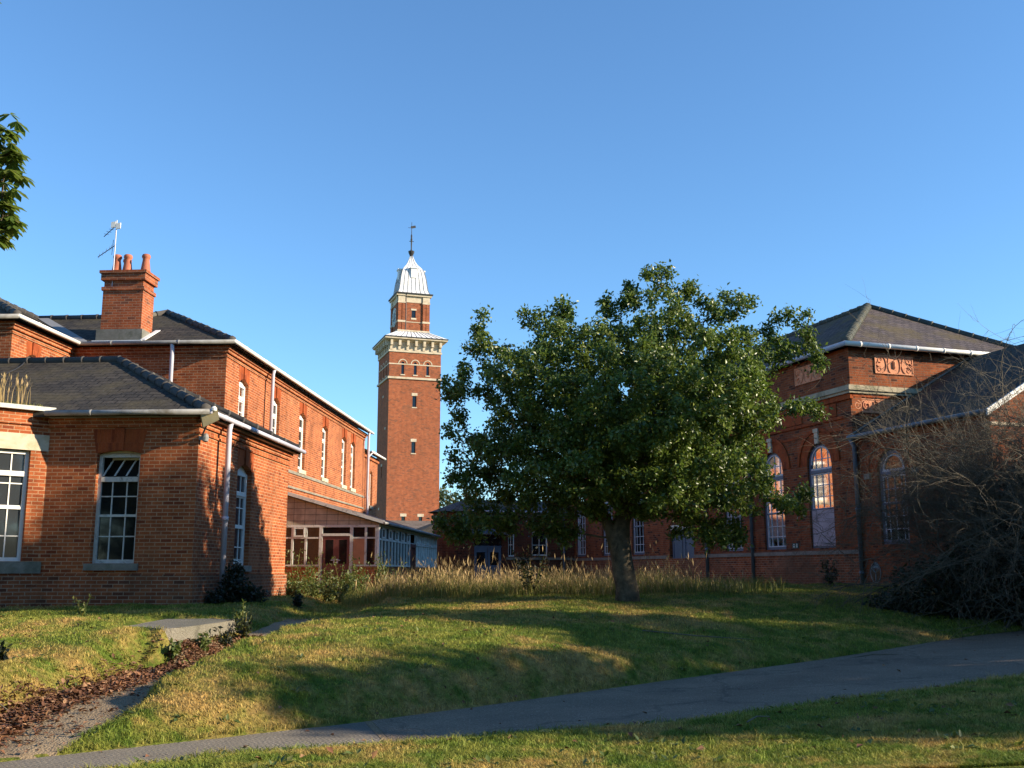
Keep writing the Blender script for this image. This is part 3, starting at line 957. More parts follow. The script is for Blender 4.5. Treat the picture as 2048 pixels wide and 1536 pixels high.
# flood lamp on the corner, small lamp below it
fl = thing('security_light', 'weathered box floodlight on a bracket at the corner of the near pavilion eaves', 'lamp', wl_pt(.18, -.1, 4.62), RZ_L)
mb = MB(); mb.par((.02, -.22, -.16), (.30, .06, .16), (-.07, .14, 0), (-.07, .02, .26)); mb.build('lamp_housing', mat_plain("aged_lamp_casing", (0.30, 0.25, 0.13), .5, .2), fl)
mb = MB(); mb.tube([(-.1, .05, -.3), (0, -.02, -.12), (.1, -.1, .0)], .018, 6); mb.build('bracket', 'iron', fl)
mb = MB(); mb.lathe(.2, -.17, [(.02, .16), (.055, .18), (.06, .23), (.03, .27)], 10); mb.build('sensor', 'white', fl)
s2 = MB(); s2.lathe(0, 0, [(.02, 0), (.06, .02), (.07, .1), (.05, .16), (.02, .18)], 10); s2.box(-.12, -.02, -.04, .04, .04, .12)
o = s2.build('alarm_sounder', 'gutterfront'); o.location = wl_pt(.13, .02, 4.2); tag(o, 'small round grey fitting on the brick corner under the floodlight', 'wall fitting')
# cable over the roof
mb = MB()
cp = []
for i in range(9):
    t = i / 8
    cp.append(wl_pt(-5.62 + .25 * t + .05 * sin(9 * t), 3.2 - 2.2 * t, EZ + (3.45 - 2.2 * t) * PITCH + .03))
mb.tube(cp, .016, 5)
tag(mb.build('cable', 'iron'), 'black cable hanging down the slates of the near pavilion roof', 'cable')

# ---------------------------------------------------------------- two storey wing behind
wing = thing('ward_wing', 'tall orange brick wing with six narrow white sash windows and a hipped slate roof', 'building', LOC_L, RZ_L)
A0, B0, WE = -1.9, 6.8, 25.4
WS = Wall((A0, 0), (0, 1), (-1, 0)); WF = Wall((0, B0), (1, 0), (0, 1))
AL = -6.26
LS = Wall((AL, 0), (0, 1), (-1, 0)); LF = Wall((0, 3.66), (1, 0), (0, 1))
GZ = 7.72
tall = [(14.42, 15.26, 5.08, 6.92, .14), (17.68, 18.52, 5.08, 6.92, .14), (20.94, 21.76, 5.08, 6.92, .14), (22.64, 23.46, 5.08, 6.92, .14)]
short = [(7.94, 8.78, 5.80, 6.92, .14), (11.2, 12.02, 5.80, 6.92, .14)]
mb = MB()
wall_face(mb, WS, B0, WE, .2, GZ, short + tall, .13)
mb.face([(A0, WE, .2), (-9, WE, .2), (-9, WE, GZ), (A0, WE, GZ)])
wall_face(mb, WF, AL, A0, .2, GZ)
wall_face(mb, LS, 3.66, B0, .2, GZ, [(4.42, 5.02, 5.6, 6.96, .12)], .13)
wall_face(mb, LF, -11.5, AL, .2, GZ)
mb.face([(-11.5, 3.66, .2), (-11.5, WE, .2), (-11.5, WE, GZ), (-11.5, 3.66, GZ)])
mb.build('wall', 'brick', wing)
mb = MB()
for (z0, z1, d) in ((7.42, 7.47, .03), (7.53, 7.62, .06), (7.62, 7.72, .10)):
    WS.box(mb, B0 - d, WE + d, z0, z1, -d, .05)
    WF.box(mb, AL + d, A0 + d - .002, z0, z1 - .002, -d + .002, .05)
    LS.box(mb, 3.66 - d, B0 - d, z0, z1 - .003, -d, .05)
    LF.box(mb, -11.5, AL + d - .002, z0, z1 - .005, -d + .002, .05)
mb.build('corbel_course', 'brick', wing)
mb = MB()
WS.box(mb, 13.0, WE, 4.84, 4.93, -.035, .05)
WS.box(mb, 12.0, WE, 4.34, 4.40, -.045, .05)
mb.build('string_course', 'sill', wing)
for op in short:
    window(WS, op, wing, .10, 'white', 'glass', 1, (6.13,), 6.52, None, False, sash=((5.84, 6.47),))
for op in tall:
    window(WS, op, wing, .10, 'white', 'glass', 1, (5.5, 6.1), 6.52, 5.82, True, 'stone', sash=((5.14, 5.84), (5.82, 6.47)), sillw=.06)
window(LS, (4.42, 5.02, 5.6, 6.96, .12), wing, .10, 'white', 'glass', 1, (6.2,), 6.6, None, True)
for op in short + tall:
    mb = MB(); lintel(WS, mb, op[0] - .02, op[1] + .02, op[3], op[4], .33, .05); mb.build('window_arch', 'gauged', wing)
mb = MB(); lintel(LS, mb, 4.40, 5.04, 6.96, .12, .30, .05); mb.build('window_arch', 'gauged', wing)
EW = 7.80; PW = tan(radians(27))
def zr(t): return EW + t * PW
apx = (-4.9, 9.8, zr(3.25)); cr = (-5.4, 9.3, zr(2.75)); vl = (-8.76, 9.3, zr(2.75)); lap = (-8.76, 6.16, zr(2.75))
c1 = (-1.65, 6.55, EW); c2 = (-6.01, 6.55, EW); c3 = (-6.01, 3.41, EW); c4 = (-11.51, 3.41, EW)
mb = MB()
roof_plane(mb, [c1, apx, cr, vl, c2])
roof_plane(mb, [c1, (-1.65, WE + .2, EW), (-4.9, WE + .2, zr(3.25)), apx])
roof_plane(mb, [c2, vl, lap, c3])
roof_plane(mb, [c3, lap, c4])
roof_plane(mb, [(-8.15, WE + .2, EW), (-8.15, 12.05, EW), cr, apx, (-4.9, WE + .2, zr(3.25))])
roof_plane(mb, [c4, lap, vl, cr, (-8.15, 12.05, EW), (-11.51, 12.05, EW)])
rf = mb.build('roof', 'slate', wing)
mb = MB()
U = Vector((0, 0, .02))
ridge_tiles(mb, Vector(c1) + Vector((-.05, .05, .05)), Vector(apx) + U, .10, .42)
ridge_tiles(mb, Vector(cr) + U, Vector(vl) + U); ridge_tiles(mb, Vector(cr) + U, Vector(apx) + U)
ridge_tiles(mb, Vector(lap) + U, Vector(vl) + U); ridge_tiles(mb, Vector(c3) + Vector((-.05, .05, .05)), Vector(lap) + U, .10, .42)
ridge_tiles(mb, Vector(apx) + U, (-4.9, WE + .2, zr(3.25) + .02))
mb.build('ridge_tiles', 'ridge', rf, True)
mb = MB(); mb.par((-6.1, 6.6, EW + .035), (.25, .1, .05), (-2.66, 2.66, 1.385), (0, 0, .02)); mb.build('lead_valley', M['seam'], rf)
# chimney
ch = MB()
ch.box(-5.60, -4.44, 6.92, 7.68, 8.24, 9.40)
ch.box(-5.64, -4.40, 6.88, 7.72, 9.40, 9.50); ch.box(-5.585, -4.455, 6.935, 7.665, 9.50, 9.69)
ch.box(-5.66, -4.38, 6.86, 7.74, 9.69, 9.89); ch.box(-5.70, -4.34, 6.82, 7.78, 9.89, 9.97)
chm = ch.build('chimney', 'brick_tower', wing)
mb = MB(); mb.box(-5.68, -4.36, 6.84, 7.74, 7.86, 8.26); mb.build('flashing', 'render', chm)
mb = MB(); mb.par((-5.72, 6.70, 7.86), (1.42, 0, 0), (0, .16, 0), (0, 0, .05)); mb.par((-4.36, 6.75, 7.9), (.14, 0, 0), (0, 1.0, .5), (0, 0, .03)); mb.build('lead_apron', 'lead', chm)
for (px, py) in ((-5.34, 7.12), (-5.03, 7.12), (-4.50, 7.12), (-5.22, 7.5)):
    mb = MB(); mb.lathe(px, py, [(.15, 9.95), (.135, 10.02), (.092, 10.34), (.10, 10.37), (.122, 10.41), (.118, 10.46), (.10, 10.49), (.08, 10.50), (.08, 10.3)], 14)
    mb.build('chimney_pot', 'pot', chm, True)
mb = MB(); gutter(mb, (AL - .0 + .25, 6.49, EW - .02), (-1.59, 6.49, EW - .02)); gutter(mb, (-11.5, 3.35, EW - .02), (-5.95, 3.35, EW - .02))
mb.build('gutter', 'gutterfront', wing, True)
mb = MB(); gutter(mb, (-1.59, 6.49, EW - .015), (-1.59, WE + .35, EW - .015)); gutter(mb, (-5.95, 3.35, EW - .015), (-5.95, 6.49, EW - .015))
mb.build('gutter', 'white', wing, True, label='white gutter along the long sunlit side')
for pp in ([(-3.35, 6.52, 7.76), (-3.35, 6.56, 7.6), (-3.35, 6.57, 5.0)], [(-1.62, 10.35, 7.76), (-1.66, 10.35, 7.6), (-1.67, 10.35, 4.9)],
           [(-1.62, 25.1, 7.76), (-1.66, 25.1, 7.6), (-1.67, 25.1, 4.95), (-1.70, 25.35, 4.5), (-1.70, 25.35, 3.6)]):
    mb = MB(); pipe(mb, pp, .056); mb.build('downpipe', 'greypipe', wing, True)

# television aerial
ae = thing('tv_aerial', 'white television aerial with two arms on a pole fixed to the chimney', 'aerial', wl_pt(-5.36, 6.95, 9.6), RZ_L)
mb = MB(); mb.tube([(0, 0, -.2), (.0, 0, 1.88)], .018, 6); mb.build('mast', 'greypipe', ae)
mb = MB()
for (x, z, rz_) in ((-.07, 1.72, .25), (.08, 1.68, -.25)):
    mb.par((x - .08, -.03, z - .07), (.13, 0, .02), (0, .03, 0), (0, 0, .17))
mb.build('reflector', 'white', ae)
mb = MB(); mb.tube([(.02, 0, 1.75), (-.42, .15, 1.45)], .012, 5)
for t in (.2, .4, .6, .8): mb.tube([(-.42 * t - .05, .15 * t - .05, 1.75 - .3 * t), (-.42 * t + .05, .15 * t + .05, 1.75 - .3 * t)], .006, 4)
mb.build('antenna_arm', 'iron', ae)
mb = MB(); mb.tube([(.02, 0, 1.15), (-.58, .2, .86)], .012, 5)
for t in (.12, .2, .3, .5, .7, .9): mb.tube([(-.58 * t - .02, .2 * t, 1.15 - .29 * t - .07), (-.58 * t, .2 * t, 1.15 - .29 * t + .07)], .006, 4)
mb.tube([(-.08, 0, .85), (-.06, 0, 1.3)], .008, 4)
mb.build('antenna_arm', 'iron', ae)

# lower block beyond the wing
fw = thing('rear_block', 'low orange brick block with white gutter between the long wing and the tower', 'building', LOC_L, RZ_L)
mb = MB(); W2 = Wall((A0 - .05, 0), (0, 1), (-1, 0))
wall_face(mb, W2, WE + .0, 28.75, .2, 6.9, [(27.0, 27.6, 4.6, 6.1, .12)], .12)
mb.face([(A0 - .05, 28.75, .2), (-9, 28.75, .2), (-9, 28.75, 6.9), (A0 - .05, 28.75, 6.9)])
mb.build('wall', 'brick', fw)
mb = MB(); W2.box(mb, WE, 28.8, 6.7, 6.9, -.07, .05); mb.build('corbel_course', 'brick', fw)
mb = MB(); roof_plane(mb, [(-1.7, WE + .01, 6.98), (-1.7, 29, 6.98), (-4.9, 29, 8.4), (-4.9, WE + .01, 8.4)]); mb.build('roof', 'slate', fw)
mb = MB(); gutter(mb, (-1.64, WE + .4, 6.96), (-1.64, 29.05, 6.96)); mb.build('gutter', 'white', fw, True)
mb = MB(); pipe(mb, [(-1.64, 25.9, 6.95), (-1.84, 25.9, 6.7), (-1.84, 25.9, 3.5)], .055); mb.build('downpipe', 'greypipe', fw, True)
window(W2, (27.0, 27.6, 4.6, 6.1, .12), fw, .1, 'white', 'glass', 1, (5.3,), None, None, True)

# ---------------------------------------------------------------- conservatory
cons = thing('conservatory', 'glazed lean-to with maroon double doors, pale frames and hung tile gable', 'conservatory', LOC_L, RZ_L)
CB, CE, CA = 12.5, 26.1, 1.33
CF = Wall((0, CB), (1, 0), (0, 1)); CS = Wall((CA, 0), (0, 1), (-1, 0))
mb = MB()
CF.box(mb, A0, -.56, .2, 1.76, 0, .12); CF.box(mb, .48, CA, .2, 1.76, 0, .12)
CS.box(mb, CB + .12, 18.7, .2, 1.762, .0, .12); CS.box(mb, 19.9, CE, .2, 1.762, 0, .12)
mb.face([(A0, CE, .2), (CA, CE, .2), (CA, CE, 3.1), (A0, CE, 4.1)])
mb.build('dwarf_wall', 'brick', cons)
mb = MB()
mb.face([CF.P(A0, 3.07), CF.P(CA, 3.07), CF.P(CA, 3.12), CF.P(A0, 4.07)])
mb.build('hung_tile_gable', 'tilehang', cons)
mb = MB()
D0, D1 = -.02, .09
for s in (-1.46, -1.02, -.56, .92, CA - .07):
    CF.box(mb, s - .035, s + .035, 1.80, 3.03, D0, D1)
for s in (-.53, .46):
    CF.box(mb, s - .05, s + .05, .8, 3.03, D0 - .01, D1)
CF.box(mb, A0, CA + .02, 2.995, 3.068, D0 - .012, D1)
CF.box(mb, A0, -.58, 1.76, 1.815, D0 - .02, D1); CF.box(mb, .51, CA + .02, 1.76, 1.815, D0 - .02, D1)
CF.box(mb, A0, -.58, 2.635, 2.685, D0 - .004, D1); CF.box(mb, .51, CA, 2.635, 2.685, D0 - .004, D1)
CF.box(mb, -.48, .41, 2.72, 2.80, D0 - .015, D1)
mb.build('window_frame', M['whitedirty'], cons)
mb = MB()
CF.box(mb, -1.42, -1.37, 2.69, 2.99, D0 - .03, D1 - .06); CF.box(mb, -1.10, -1.06, 2.69, 2.99, D0 - .03, D1 - .06)
CF.box(mb, -1.37, -1.10, 2.69, 2.74, D0 - .028, D1 - .06); CF.box(mb, -1.37, -1.10, 2.945, 2.988, D0 - .028, D1 - .06)
mb.build('opening_light', M['whitedirty'], cons)
mb = MB()
mb.face([CF.P(A0, 1.8, .04), CF.P(-.56, 1.8, .04), CF.P(-.56, 3.0, .04), CF.P(A0, 3.0, .04)])
mb.face([CF.P(.5, 1.8, .04), CF.P(CA, 1.8, .04), CF.P(CA, 3.0, .04), CF.P(.5, 3.0, .04)])
mb.face([CF.P(-.5, 2.78, .04), CF.P(.45, 2.78, .04), CF.P(.45, 3.0, .04), CF.P(-.5, 3.0, .04)])
mb.build('pane', 'glass', cons)
mb = MB(); CF.box(mb, .50, .955, 1.82, 2.63, -.015, .02); mb.build('plywood_panel', 'ply', cons, label='plain brown plywood sheet beside the maroon doors')
for (s0, s1, hn) in ((-.475, -.035, 1), (-.03, .405, -1)):
    dm = MB()
    CF.box(dm, s0, s1, .8, 2.715, .0, .05)
    do = dm.build('door', 'maroon', cons)
    dm = MB()
    CF.box(dm, s0 + .10, s1 - .09, 1.84, 2.60, -.004, .03); dm.build('door_pane', 'glass', do)
    dm = MB(); hs = s1 - .05 if hn > 0 else s0 + .05
    CF.box(dm, hs - .02, hs + .02, 1.86, 2.0, -.03, .0); dm.tube([CF.P(hs, 1.96, -.05), CF.P(hs - .1 * hn, 1.95, -.05)], .013, 6)
    dm.build('handle', 'greypipe', do)
# side glazing
mb = MB()
CS.box(mb, CB - .0, CE, 3.00, 3.10, -.012, .08)
CS.box(mb, CB, CE, 2.60, 2.66, -.02, .08)
CS.box(mb, CB, 18.68, 1.765, 1.82, -.04, .08); CS.box(mb, 19.92, CE, 1.765, 1.82, -.04, .08)
CS.box(mb, CB - .02, CB + .10, 1.82, 3.0, -.03, .05)
n1_ = 10
for i in range(1, n1_ + 1):
    s = CB + (18.68 - CB) * i / n1_
    CS.box(mb, s - .03, s + .03, 1.82, 2.6, -.02, .03)
    CS.box(mb, s - .03, s + .03, 2.66, 3.0, -.02, .03)
n2_ = 10
for i in range(0, n2_ + 1):
    s = 19.95 + (CE - .06 - 19.95) * i / n2_
    CS.box(mb, s - .03, s + .03, 1.82, 2.6, -.02, .03)
    CS.box(mb, s - .03, s + .03, 2.66, 3.0, -.02, .03)
mb.build('side_frame', 'bluewhite', cons)
for k, s in enumerate([13.2, 14.45, 15.68, 16.92, 18.15, 20.2, 21.42, 22.64, 23.86, 25.08]):
    mb = MB()
    CS.box(mb, s - .26, s + .26, 2.66, 2.71, -.045, -.024); CS.box(mb, s - .26, s + .26, 2.94, 2.99, -.045, -.024)
    CS.box(mb, s - .26, s - .20, 2.71, 2.94, -.045, -.024); CS.box(mb, s + .20, s + .26, 2.71, 2.94, -.045, -.024)
    mb.build('casement_frame', 'white', cons)
mb = MB()
mb.face([CS.P(CB + .1, 1.8, .022), CS.P(18.66, 1.8, .022), CS.P(18.66, 3.0, .022), CS.P(CB + .1, 3.0, .022)])
mb.face([CS.P(19.94, 1.8, .022), CS.P(CE, 1.8, .022), CS.P(CE, 3.0, .022), CS.P(19.94, 3.0, .022)])
mb.build('pane', 'glass', cons)
mb = MB(); CS.box(mb, 18.72, 18.86, .6, 2.64, -.05, .08); CS.box(mb, 19.74, 19.88, .6, 2.64, -.05, .08); CS.box(mb, 18.86, 19.74, 2.5, 2.63, -.05, .08); CS.box(mb, 18.86, 19.74, .6, 2.5, .03, .07)
mb.build('side_door', 'maroon', cons)
mb = MB()
roof_plane(mb, [(A0 + .02, CB - .12, 4.16), (CA + .18, CB - .12, 3.16), (CA + .18, CE + .1, 3.16), (A0 + .02, CE + .1, 4.16)], .06)
rf = mb.build('roof', 'slate_cons', cons)
mb = MB(); mb.par((A0 + .03, CB - .16, 4.09), (CA + .17 - A0, 0, -1.0), (0, .04, 0), (0, 0, .11)); mb.build('bargeboard', 'whitedirty', rf)
mb = MB(); gutter(mb, (CA + .22, CB - .16, 3.12), (CA + .22, CE + .1, 3.12), .05); mb.build('gutter', 'gutterfront', rf, True)

# ---------------------------------------------------------------- water tower
tw = thing('brick_tower', 'tall square red brick tower with bracketed cornice, clock stage and lead dome', 'tower', LOC_T, RZ_T)
TWD = 4.72
TF = Wall((0, 0), (1, 0), (0, 1)); TL = Wall((0, 0), (0, 1), (1, 0))
mb = MB()
lowops = [(1.36, 1.68, 5.95, 6.3, 0), (2.90, 3.22, 5.95, 6.3, 0)]
wall_face(mb, TF, 0, TWD, 0, 9, lowops, .25)
wall_face(mb, TF, 0, TWD, 9, 14.5, [(2.14, 2.50, 11.85, 12.85, 0)], .25)
wall_face(mb, TF, 0, TWD, 14.5, 18.5, [(2.16, 2.52, 15.95, 16.95, 0)], .25)
topops = [(1.10, 1.36, 18.85, 19.88, .13), (2.24, 2.50, 18.85, 19.88, .13), (3.38, 3.64, 18.85, 19.88, .13)]
wall_face(mb, TF, 0, TWD, 18.5, 21.0, topops, .2)
wall_face(mb, TL, 0, TWD, 0, 18.5, [(2.2, 2.5, 9.8, 10.8, 0)], .2)
wall_face(mb, TL, 0, TWD, 18.5, 21.0, topops, .2)
mb.face([(TWD, 0, 0), (TWD, TWD, 0), (TWD, TWD, 21), (TWD, 0, 21)]); mb.face([(0, TWD, 0), (TWD, TWD, 0), (TWD, TWD, 21), (0, TWD, 21)])
# shallow corner piers
for (x0, y0) in ((-.04, -.04), (TWD - .5, -.04), (-.04, TWD - .46)):
    pass
mb.build('wall', 'brick_tower', tw)
mb = MB()
for Wt in (TF, TL):
    Wt.box(mb, -.12 if Wt is TF else 0, TWD + .12, 18.42, 18.60, -.12 if Wt is TF else -.118, 0)
    Wt.box(mb, -.02 if Wt is TF else 0, TWD + .02, 19.72, 19.82, -.02 if Wt is TF else -.018, 0)
    Wt.box(mb, -.08 if Wt is TF else 0, TWD + .08, 20.85, 21.02, -.08 if Wt is TF else -.078, 0)
TF.box(mb, TWD, TWD + .12, 18.422, 18.598, 0, TWD)
mb.build('stone_band', 'stone', tw)
for Wt in (TF, TL):
    for op in topops:
        mb = MB()
        arch_ring(Wt, mb, (op[0] + op[1]) / 2, 19.82, .34, .42, -.025, 12)
        mb.build('window_hood', 'stone', tw)
        mb = MB(); Wt.box(mb, op[0] - .08, op[1] + .08, 18.75, 18.85, -.05, .05); mb.build('sill', 'stone', tw)
def one(W_, name, *bx_):
    m_ = MB(); W_.box(m_, *bx_); m_.build(name, 'stone', tw)
for (a0, a1, z0, z1) in ((2.14, 2.50, 11.85, 12.85), (2.16, 2.52, 15.95, 16.95)):
    one(TF, 'stone_lintel', a0 - .08, a1 + .08, z1, z1 + .26, -.02, .1); one(TF, 'sill', a0 - .06, a1 + .06, z0 - .09, z0, -.03, .1)
for (a0, a1, z0, z1, _) in lowops:
    one(TF, 'stone_lintel', a0 - .12, a1 + .12, z1, z1 + .25, -.02, .1)
for q_ in ((2.1, 2.6, 10.8, 11.02), (1.0, 1.4, 14, 14.2), (3.0, 3.4, 7, 7.2), (2.1, 2.5, 17, 17.2)):
    one(TL, 'stone_lintel', *q_, -.02, .1)
for op in topops:
    for Wt in (TF, TL):
        mb = MB(); ar = arc(op[0], op[1], op[3], op[4]); mb.face([Wt.P(op[0], op[2], .15), Wt.P(op[1], op[2], .15)] + [Wt.P(*p, .15) for p in reversed(ar)])
        mb.build('slit_window', 'glass', tw)
for (Wt, op) in ((TF, (2.14, 2.50, 11.85, 12.85)), (TF, (2.16, 2.52, 15.95, 16.95)), (TL, (2.2, 2.5, 9.8, 10.8)), (TF, lowops[0][:4]), (TF, lowops[1][:4])):
    mb = MB(); mb.face([Wt.P(op[0], op[2], .2), Wt.P(op[1], op[2], .2), Wt.P(op[1], op[3], .2), Wt.P(op[0], op[3], .2)]); mb.build('slit_window', 'glass', tw)
# cornice with corbel brackets
mb = MB(); mb.box(.0, TWD, 0, TWD, 21.02, 22.0)
OV = .50
mb.frustum(-.12, TWD + .12, -.12, TWD + .12, 21.80, -OV + .05, TWD + OV - .05, -OV + .05, TWD + OV - .05, 21.98)
mb.box(-OV, TWD + OV, -OV, TWD + OV, 21.98, 22.12)
cn = mb.build('cornice', 'stone', tw)
for Wt in (TF, TL):
    for i in range(7):
        s = .02 + (TWD - .24) * i / 6
        mb = MB()
        mb.par(Wt.P(s, 21.05, -.10), Wt.t * .22, Wt.n * .12, (0, 0, .45)); mb.par(Wt.P(s, 21.42, -.36), Wt.t * .22, Wt.n * .38, (0, 0, .56))
        mb.build('bracket', 'stone', cn)
mb = MB(); mb.box(-OV - .05, TWD + OV + .05, -OV - .05, TWD + OV + .05, 22.12, 22.20); mb.build('roof_edge', 'iron', tw)
LX0, LX1, LY0, LY1 = .95, 3.77, .95, 3.77
mb = MB(); mb.frustum(-OV, TWD + OV, -OV, TWD + OV, 22.20, LX0 - .05, LX1 + .05, LY0 - .05, LY1 + .05, 23.0)
sk = mb.build('skirt_roof', 'lead', tw)
mb = MB()
for i in range(1, 12):
    t = i / 12
    x0 = -OV + (TWD + 2 * OV) * t; x1 = LX0 + (LX1 - LX0) * t
    mb.tube([(x0, -OV - .0, 22.21), (x1, LY0 - .05, 23.01)], .03, 4); mb.tube([(-OV, x0, 22.21), (LX0 - .05, x1, 23.01)], .03, 4)
mb.build('lead_roll', 'seam', sk)
# clock stage
LFt = Wall((LX0, LY0), (1, 0), (0, 1)); LLt = Wall((LX0, LY0), (0, 1), (1, 0)); LW = LX1 - LX0
mb = MB()
wall_face(mb, LFt, 0, LW, 22.95, 26.3, [(1.22, 1.60, 24.3, 25.0, 0)], .12)
mb.face([LLt.P(0, 22.95), LLt.P(LW, 22.95), LLt.P(LW, 26.3), LLt.P(0, 26.3)])
mb.face([(LX1, LY0, 22.95), (LX1, LY1, 22.95), (LX1, LY1, 26.3), (LX1, LY0, 26.3)])
for Wt in (LFt, LLt):
    for (s0, s1) in ((-.06, .26), (.31, .58), (LW - .58, LW - .31), (LW - .26, LW + .06)):
        Wt.box(mb, s0 if Wt is LFt else max(s0, .0), s1, 23.0, 25.7, -.12 if Wt is LFt else -.118, .02)
ls = mb.build('clock_stage', 'brick_tower', tw)
mb = MB()
for Wt in (LFt, LLt):
    e0 = 0 if Wt is LFt else .16
    Wt.box(mb, -.10 + e0, LW + .10, 22.98, 23.12, -.14 if Wt is LFt else -.138, .02); Wt.box(mb, .6, LW - .6, 23.86, 23.93, -.03, .02)
    for (s0, s1) in ((-.09 + e0, .62), (LW - .62, LW + .09)):
        Wt.box(mb, s0, s1, 23.82, 24.0, -.15 if Wt is LFt else -.148, .02); Wt.box(mb, s0, s1, 25.62, 25.76, -.15 if Wt is LFt else -.148, .02); Wt.box(mb, s0 + .03, s1 - .03, 25.76, 26.3, -.13 if Wt is LFt else -.128, .02)
    Wt.box(mb, .62, LW - .62, 25.72, 26.3, -.04, .02)
LFt.box(mb, -.22, LW + .22, 26.3, 26.48, -.22, LW + .22)
LFt.box(mb, 1.16, 1.66, 25.0, 25.16, -.02, .1); LFt.box(mb, 1.16, 1.66, 24.14, 24.3, -.03, .1)
mb.build('stone_dressing', 'stone', ls)
mb = MB(); mb.face([LFt.P(1.22, 24.3, .1), LFt.P(1.6, 24.3, .1), LFt.P(1.6, 25, .1), LFt.P(1.22, 25, .1)]); mb.build('slit_window', 'glass', ls)
ck = MB(); cz = 24.55
cc = [LLt.P(LW / 2 + .86 * cos(2 * pi * i / 28), cz + .86 * sin(2 * pi * i / 28), -.05) for i in range(28)]
ck.face(cc); ck_o = ck.build('clock_face', M['blue'], ls)
mb = MB()
for i in range(12):
    a = 2 * pi * i / 12
    p = LLt.P(LW / 2 + .56 * cos(a), cz + .56 * sin(a), -.08); q = LLt.P(LW / 2 + .80 * cos(a), cz + .80 * sin(a), -.08)
    mb.tube([p, q], .05, 5)
for r_ in (.5, .85):
    mb.tube([LLt.P(LW / 2 + r_ * cos(2 * pi * i / 24), cz + r_ * sin(2 * pi * i / 24), -.07) for i in range(25)], .03, 5, False)
mb.tube([LLt.P(LW / 2, cz, -.1), LLt.P(LW / 2 + .1, cz + .7, -.1)], .03, 4); mb.tube([LLt.P(LW / 2, cz, -.1), LLt.P(LW / 2 + .4, cz - .2, -.1)], .035, 4)
mb.build('clock_numerals', M['bluewhite'], ck_o)
mb = MB(); mb.box(LX0 - .32, LX1 + .32, LY0 - .32, LY1 + .32, 26.48, 26.58); mb.build('gutter', 'iron', tw)
mb = MB(); mb.tube([LFt.P(.66, 26.5, -.28), LFt.P(.66, 26.2, -.1), LFt.P(.66, 23, -.08)], .05, 6); mb.build('downpipe', 'iron', tw)
# ogee lead dome
CX = (LX0 + LX1) / 2; CY = (LY0 + LY1) / 2
prof = [(1.50, 26.58), (1.34, 26.95), (1.27, 27.4), (1.21, 27.9), (1.12, 28.4), (1.02, 28.8), (.89, 29.1), (.71, 29.35), (.51, 29.6), (.35, 29.9), (.22, 30.25), (.15, 30.5)]
mb = MB()
for (p, q) in zip(prof[:-1], prof[1:]):
    mb.frustum(CX - p[0], CX + p[0], CY - p[0], CY + p[0], p[1], CX - q[0], CX + q[0], CY - q[0], CY + q[0], q[1])
dm = mb.build('dome', 'lead', tw)
mb = MB()
for i in range(8):
    u = -1 + 2 * i / 7
    mb.tube([(CX + u * r_, CY - r_ - .01, z) for (r_, z) in prof[:7]], .025, 4); mb.tube([(CX - r_ - .01, CY + u * r_, z) for (r_, z) in prof[:7]], .025, 4)
for i in range(3):
    u = -.6 + .6 * i
    mb.tube([(CX + u * r_, CY - r_ - .01, z) for (r_, z) in prof[6:]], .025, 4)
mb.build('lead_roll', 'seam', dm)
for (ux, uy) in ((0, -1), (-1, 0), (1, 0)):
    mb = MB(); r0 = 1.2
    if uy:
        mb.box(CX - .26, CX + .26, CY - r0 - .02, CY - .5, 28.15, 29.05); mb.box(CX - .34, CX + .34, CY - r0 - .1, CY - .5, 29.05, 29.17)
    else:
        xs = sorted((CX + ux * (r0 + .02), CX + ux * .5)); mb.box(xs[0], xs[1], CY - .26, CY + .26, 28.15, 29.05)
        xs = sorted((CX + ux * (r0 + .1), CX + ux * .5)); mb.box(xs[0], xs[1], CY - .34, CY + .34, 29.05, 29.17)
    mb.build('dormer', 'lead', dm)
mb = MB(); mb.lathe(CX, CY, [(.15, 30.42), (.15, 30.6), (.26, 30.85), (.30, 31.0), (.24, 31.06), (.08, 31.1), (.055, 31.3), (.07, 31.9), (.10, 32.2), (.07, 32.3), (.08, 32.55), (.035, 32.7), (.022, 33.8), (.01, 33.9)], 10)
fi = mb.build('finial', 'iron', tw)
mb = MB(); mb.par((CX - .05, CY - .02, 33.25), (.45, 0, .12), (0, .03, 0), (-.05, 0, .22)); mb.tube([(CX - .35, CY, 33.3), (CX + .2, CY, 33.35)], .02, 4); mb.tube([(CX - .22, CY, 32.0), (CX + .22, CY, 32.0)], .03, 4)
mb.build('weather_vane', 'iron', fi)

# low slate roofed building at the foot of the tower
bh = thing('boiler_house', 'low brick building with shallow grey roofs at the foot of the tower', 'building', LOC_T, RZ_T)
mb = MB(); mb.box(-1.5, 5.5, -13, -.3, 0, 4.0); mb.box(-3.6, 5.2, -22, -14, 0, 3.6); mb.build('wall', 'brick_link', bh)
mb = MB()
roof_plane(mb, [(-1.8, -13.3, 3.7), (5.8, -13.3, 3.7), (5.6, -.02, 5.95), (-1.6, -.02, 5.95)])
rf_ = mb.build('roof', M['slate_cons'], bh)
mb = MB(); q4 = [(-3.9, -22.3, 3.5), (5.4, -22.3, 3.5), (5.4, -13.5, 3.5), (-3.9, -13.5, 3.5)]; ap_ = (1.1, -17.8, 5.5)
for p, q in zip(q4, q4[1:] + q4[:1]): roof_plane(mb, [p, q, ap_])
mb.build('roof', 'slate', bh)


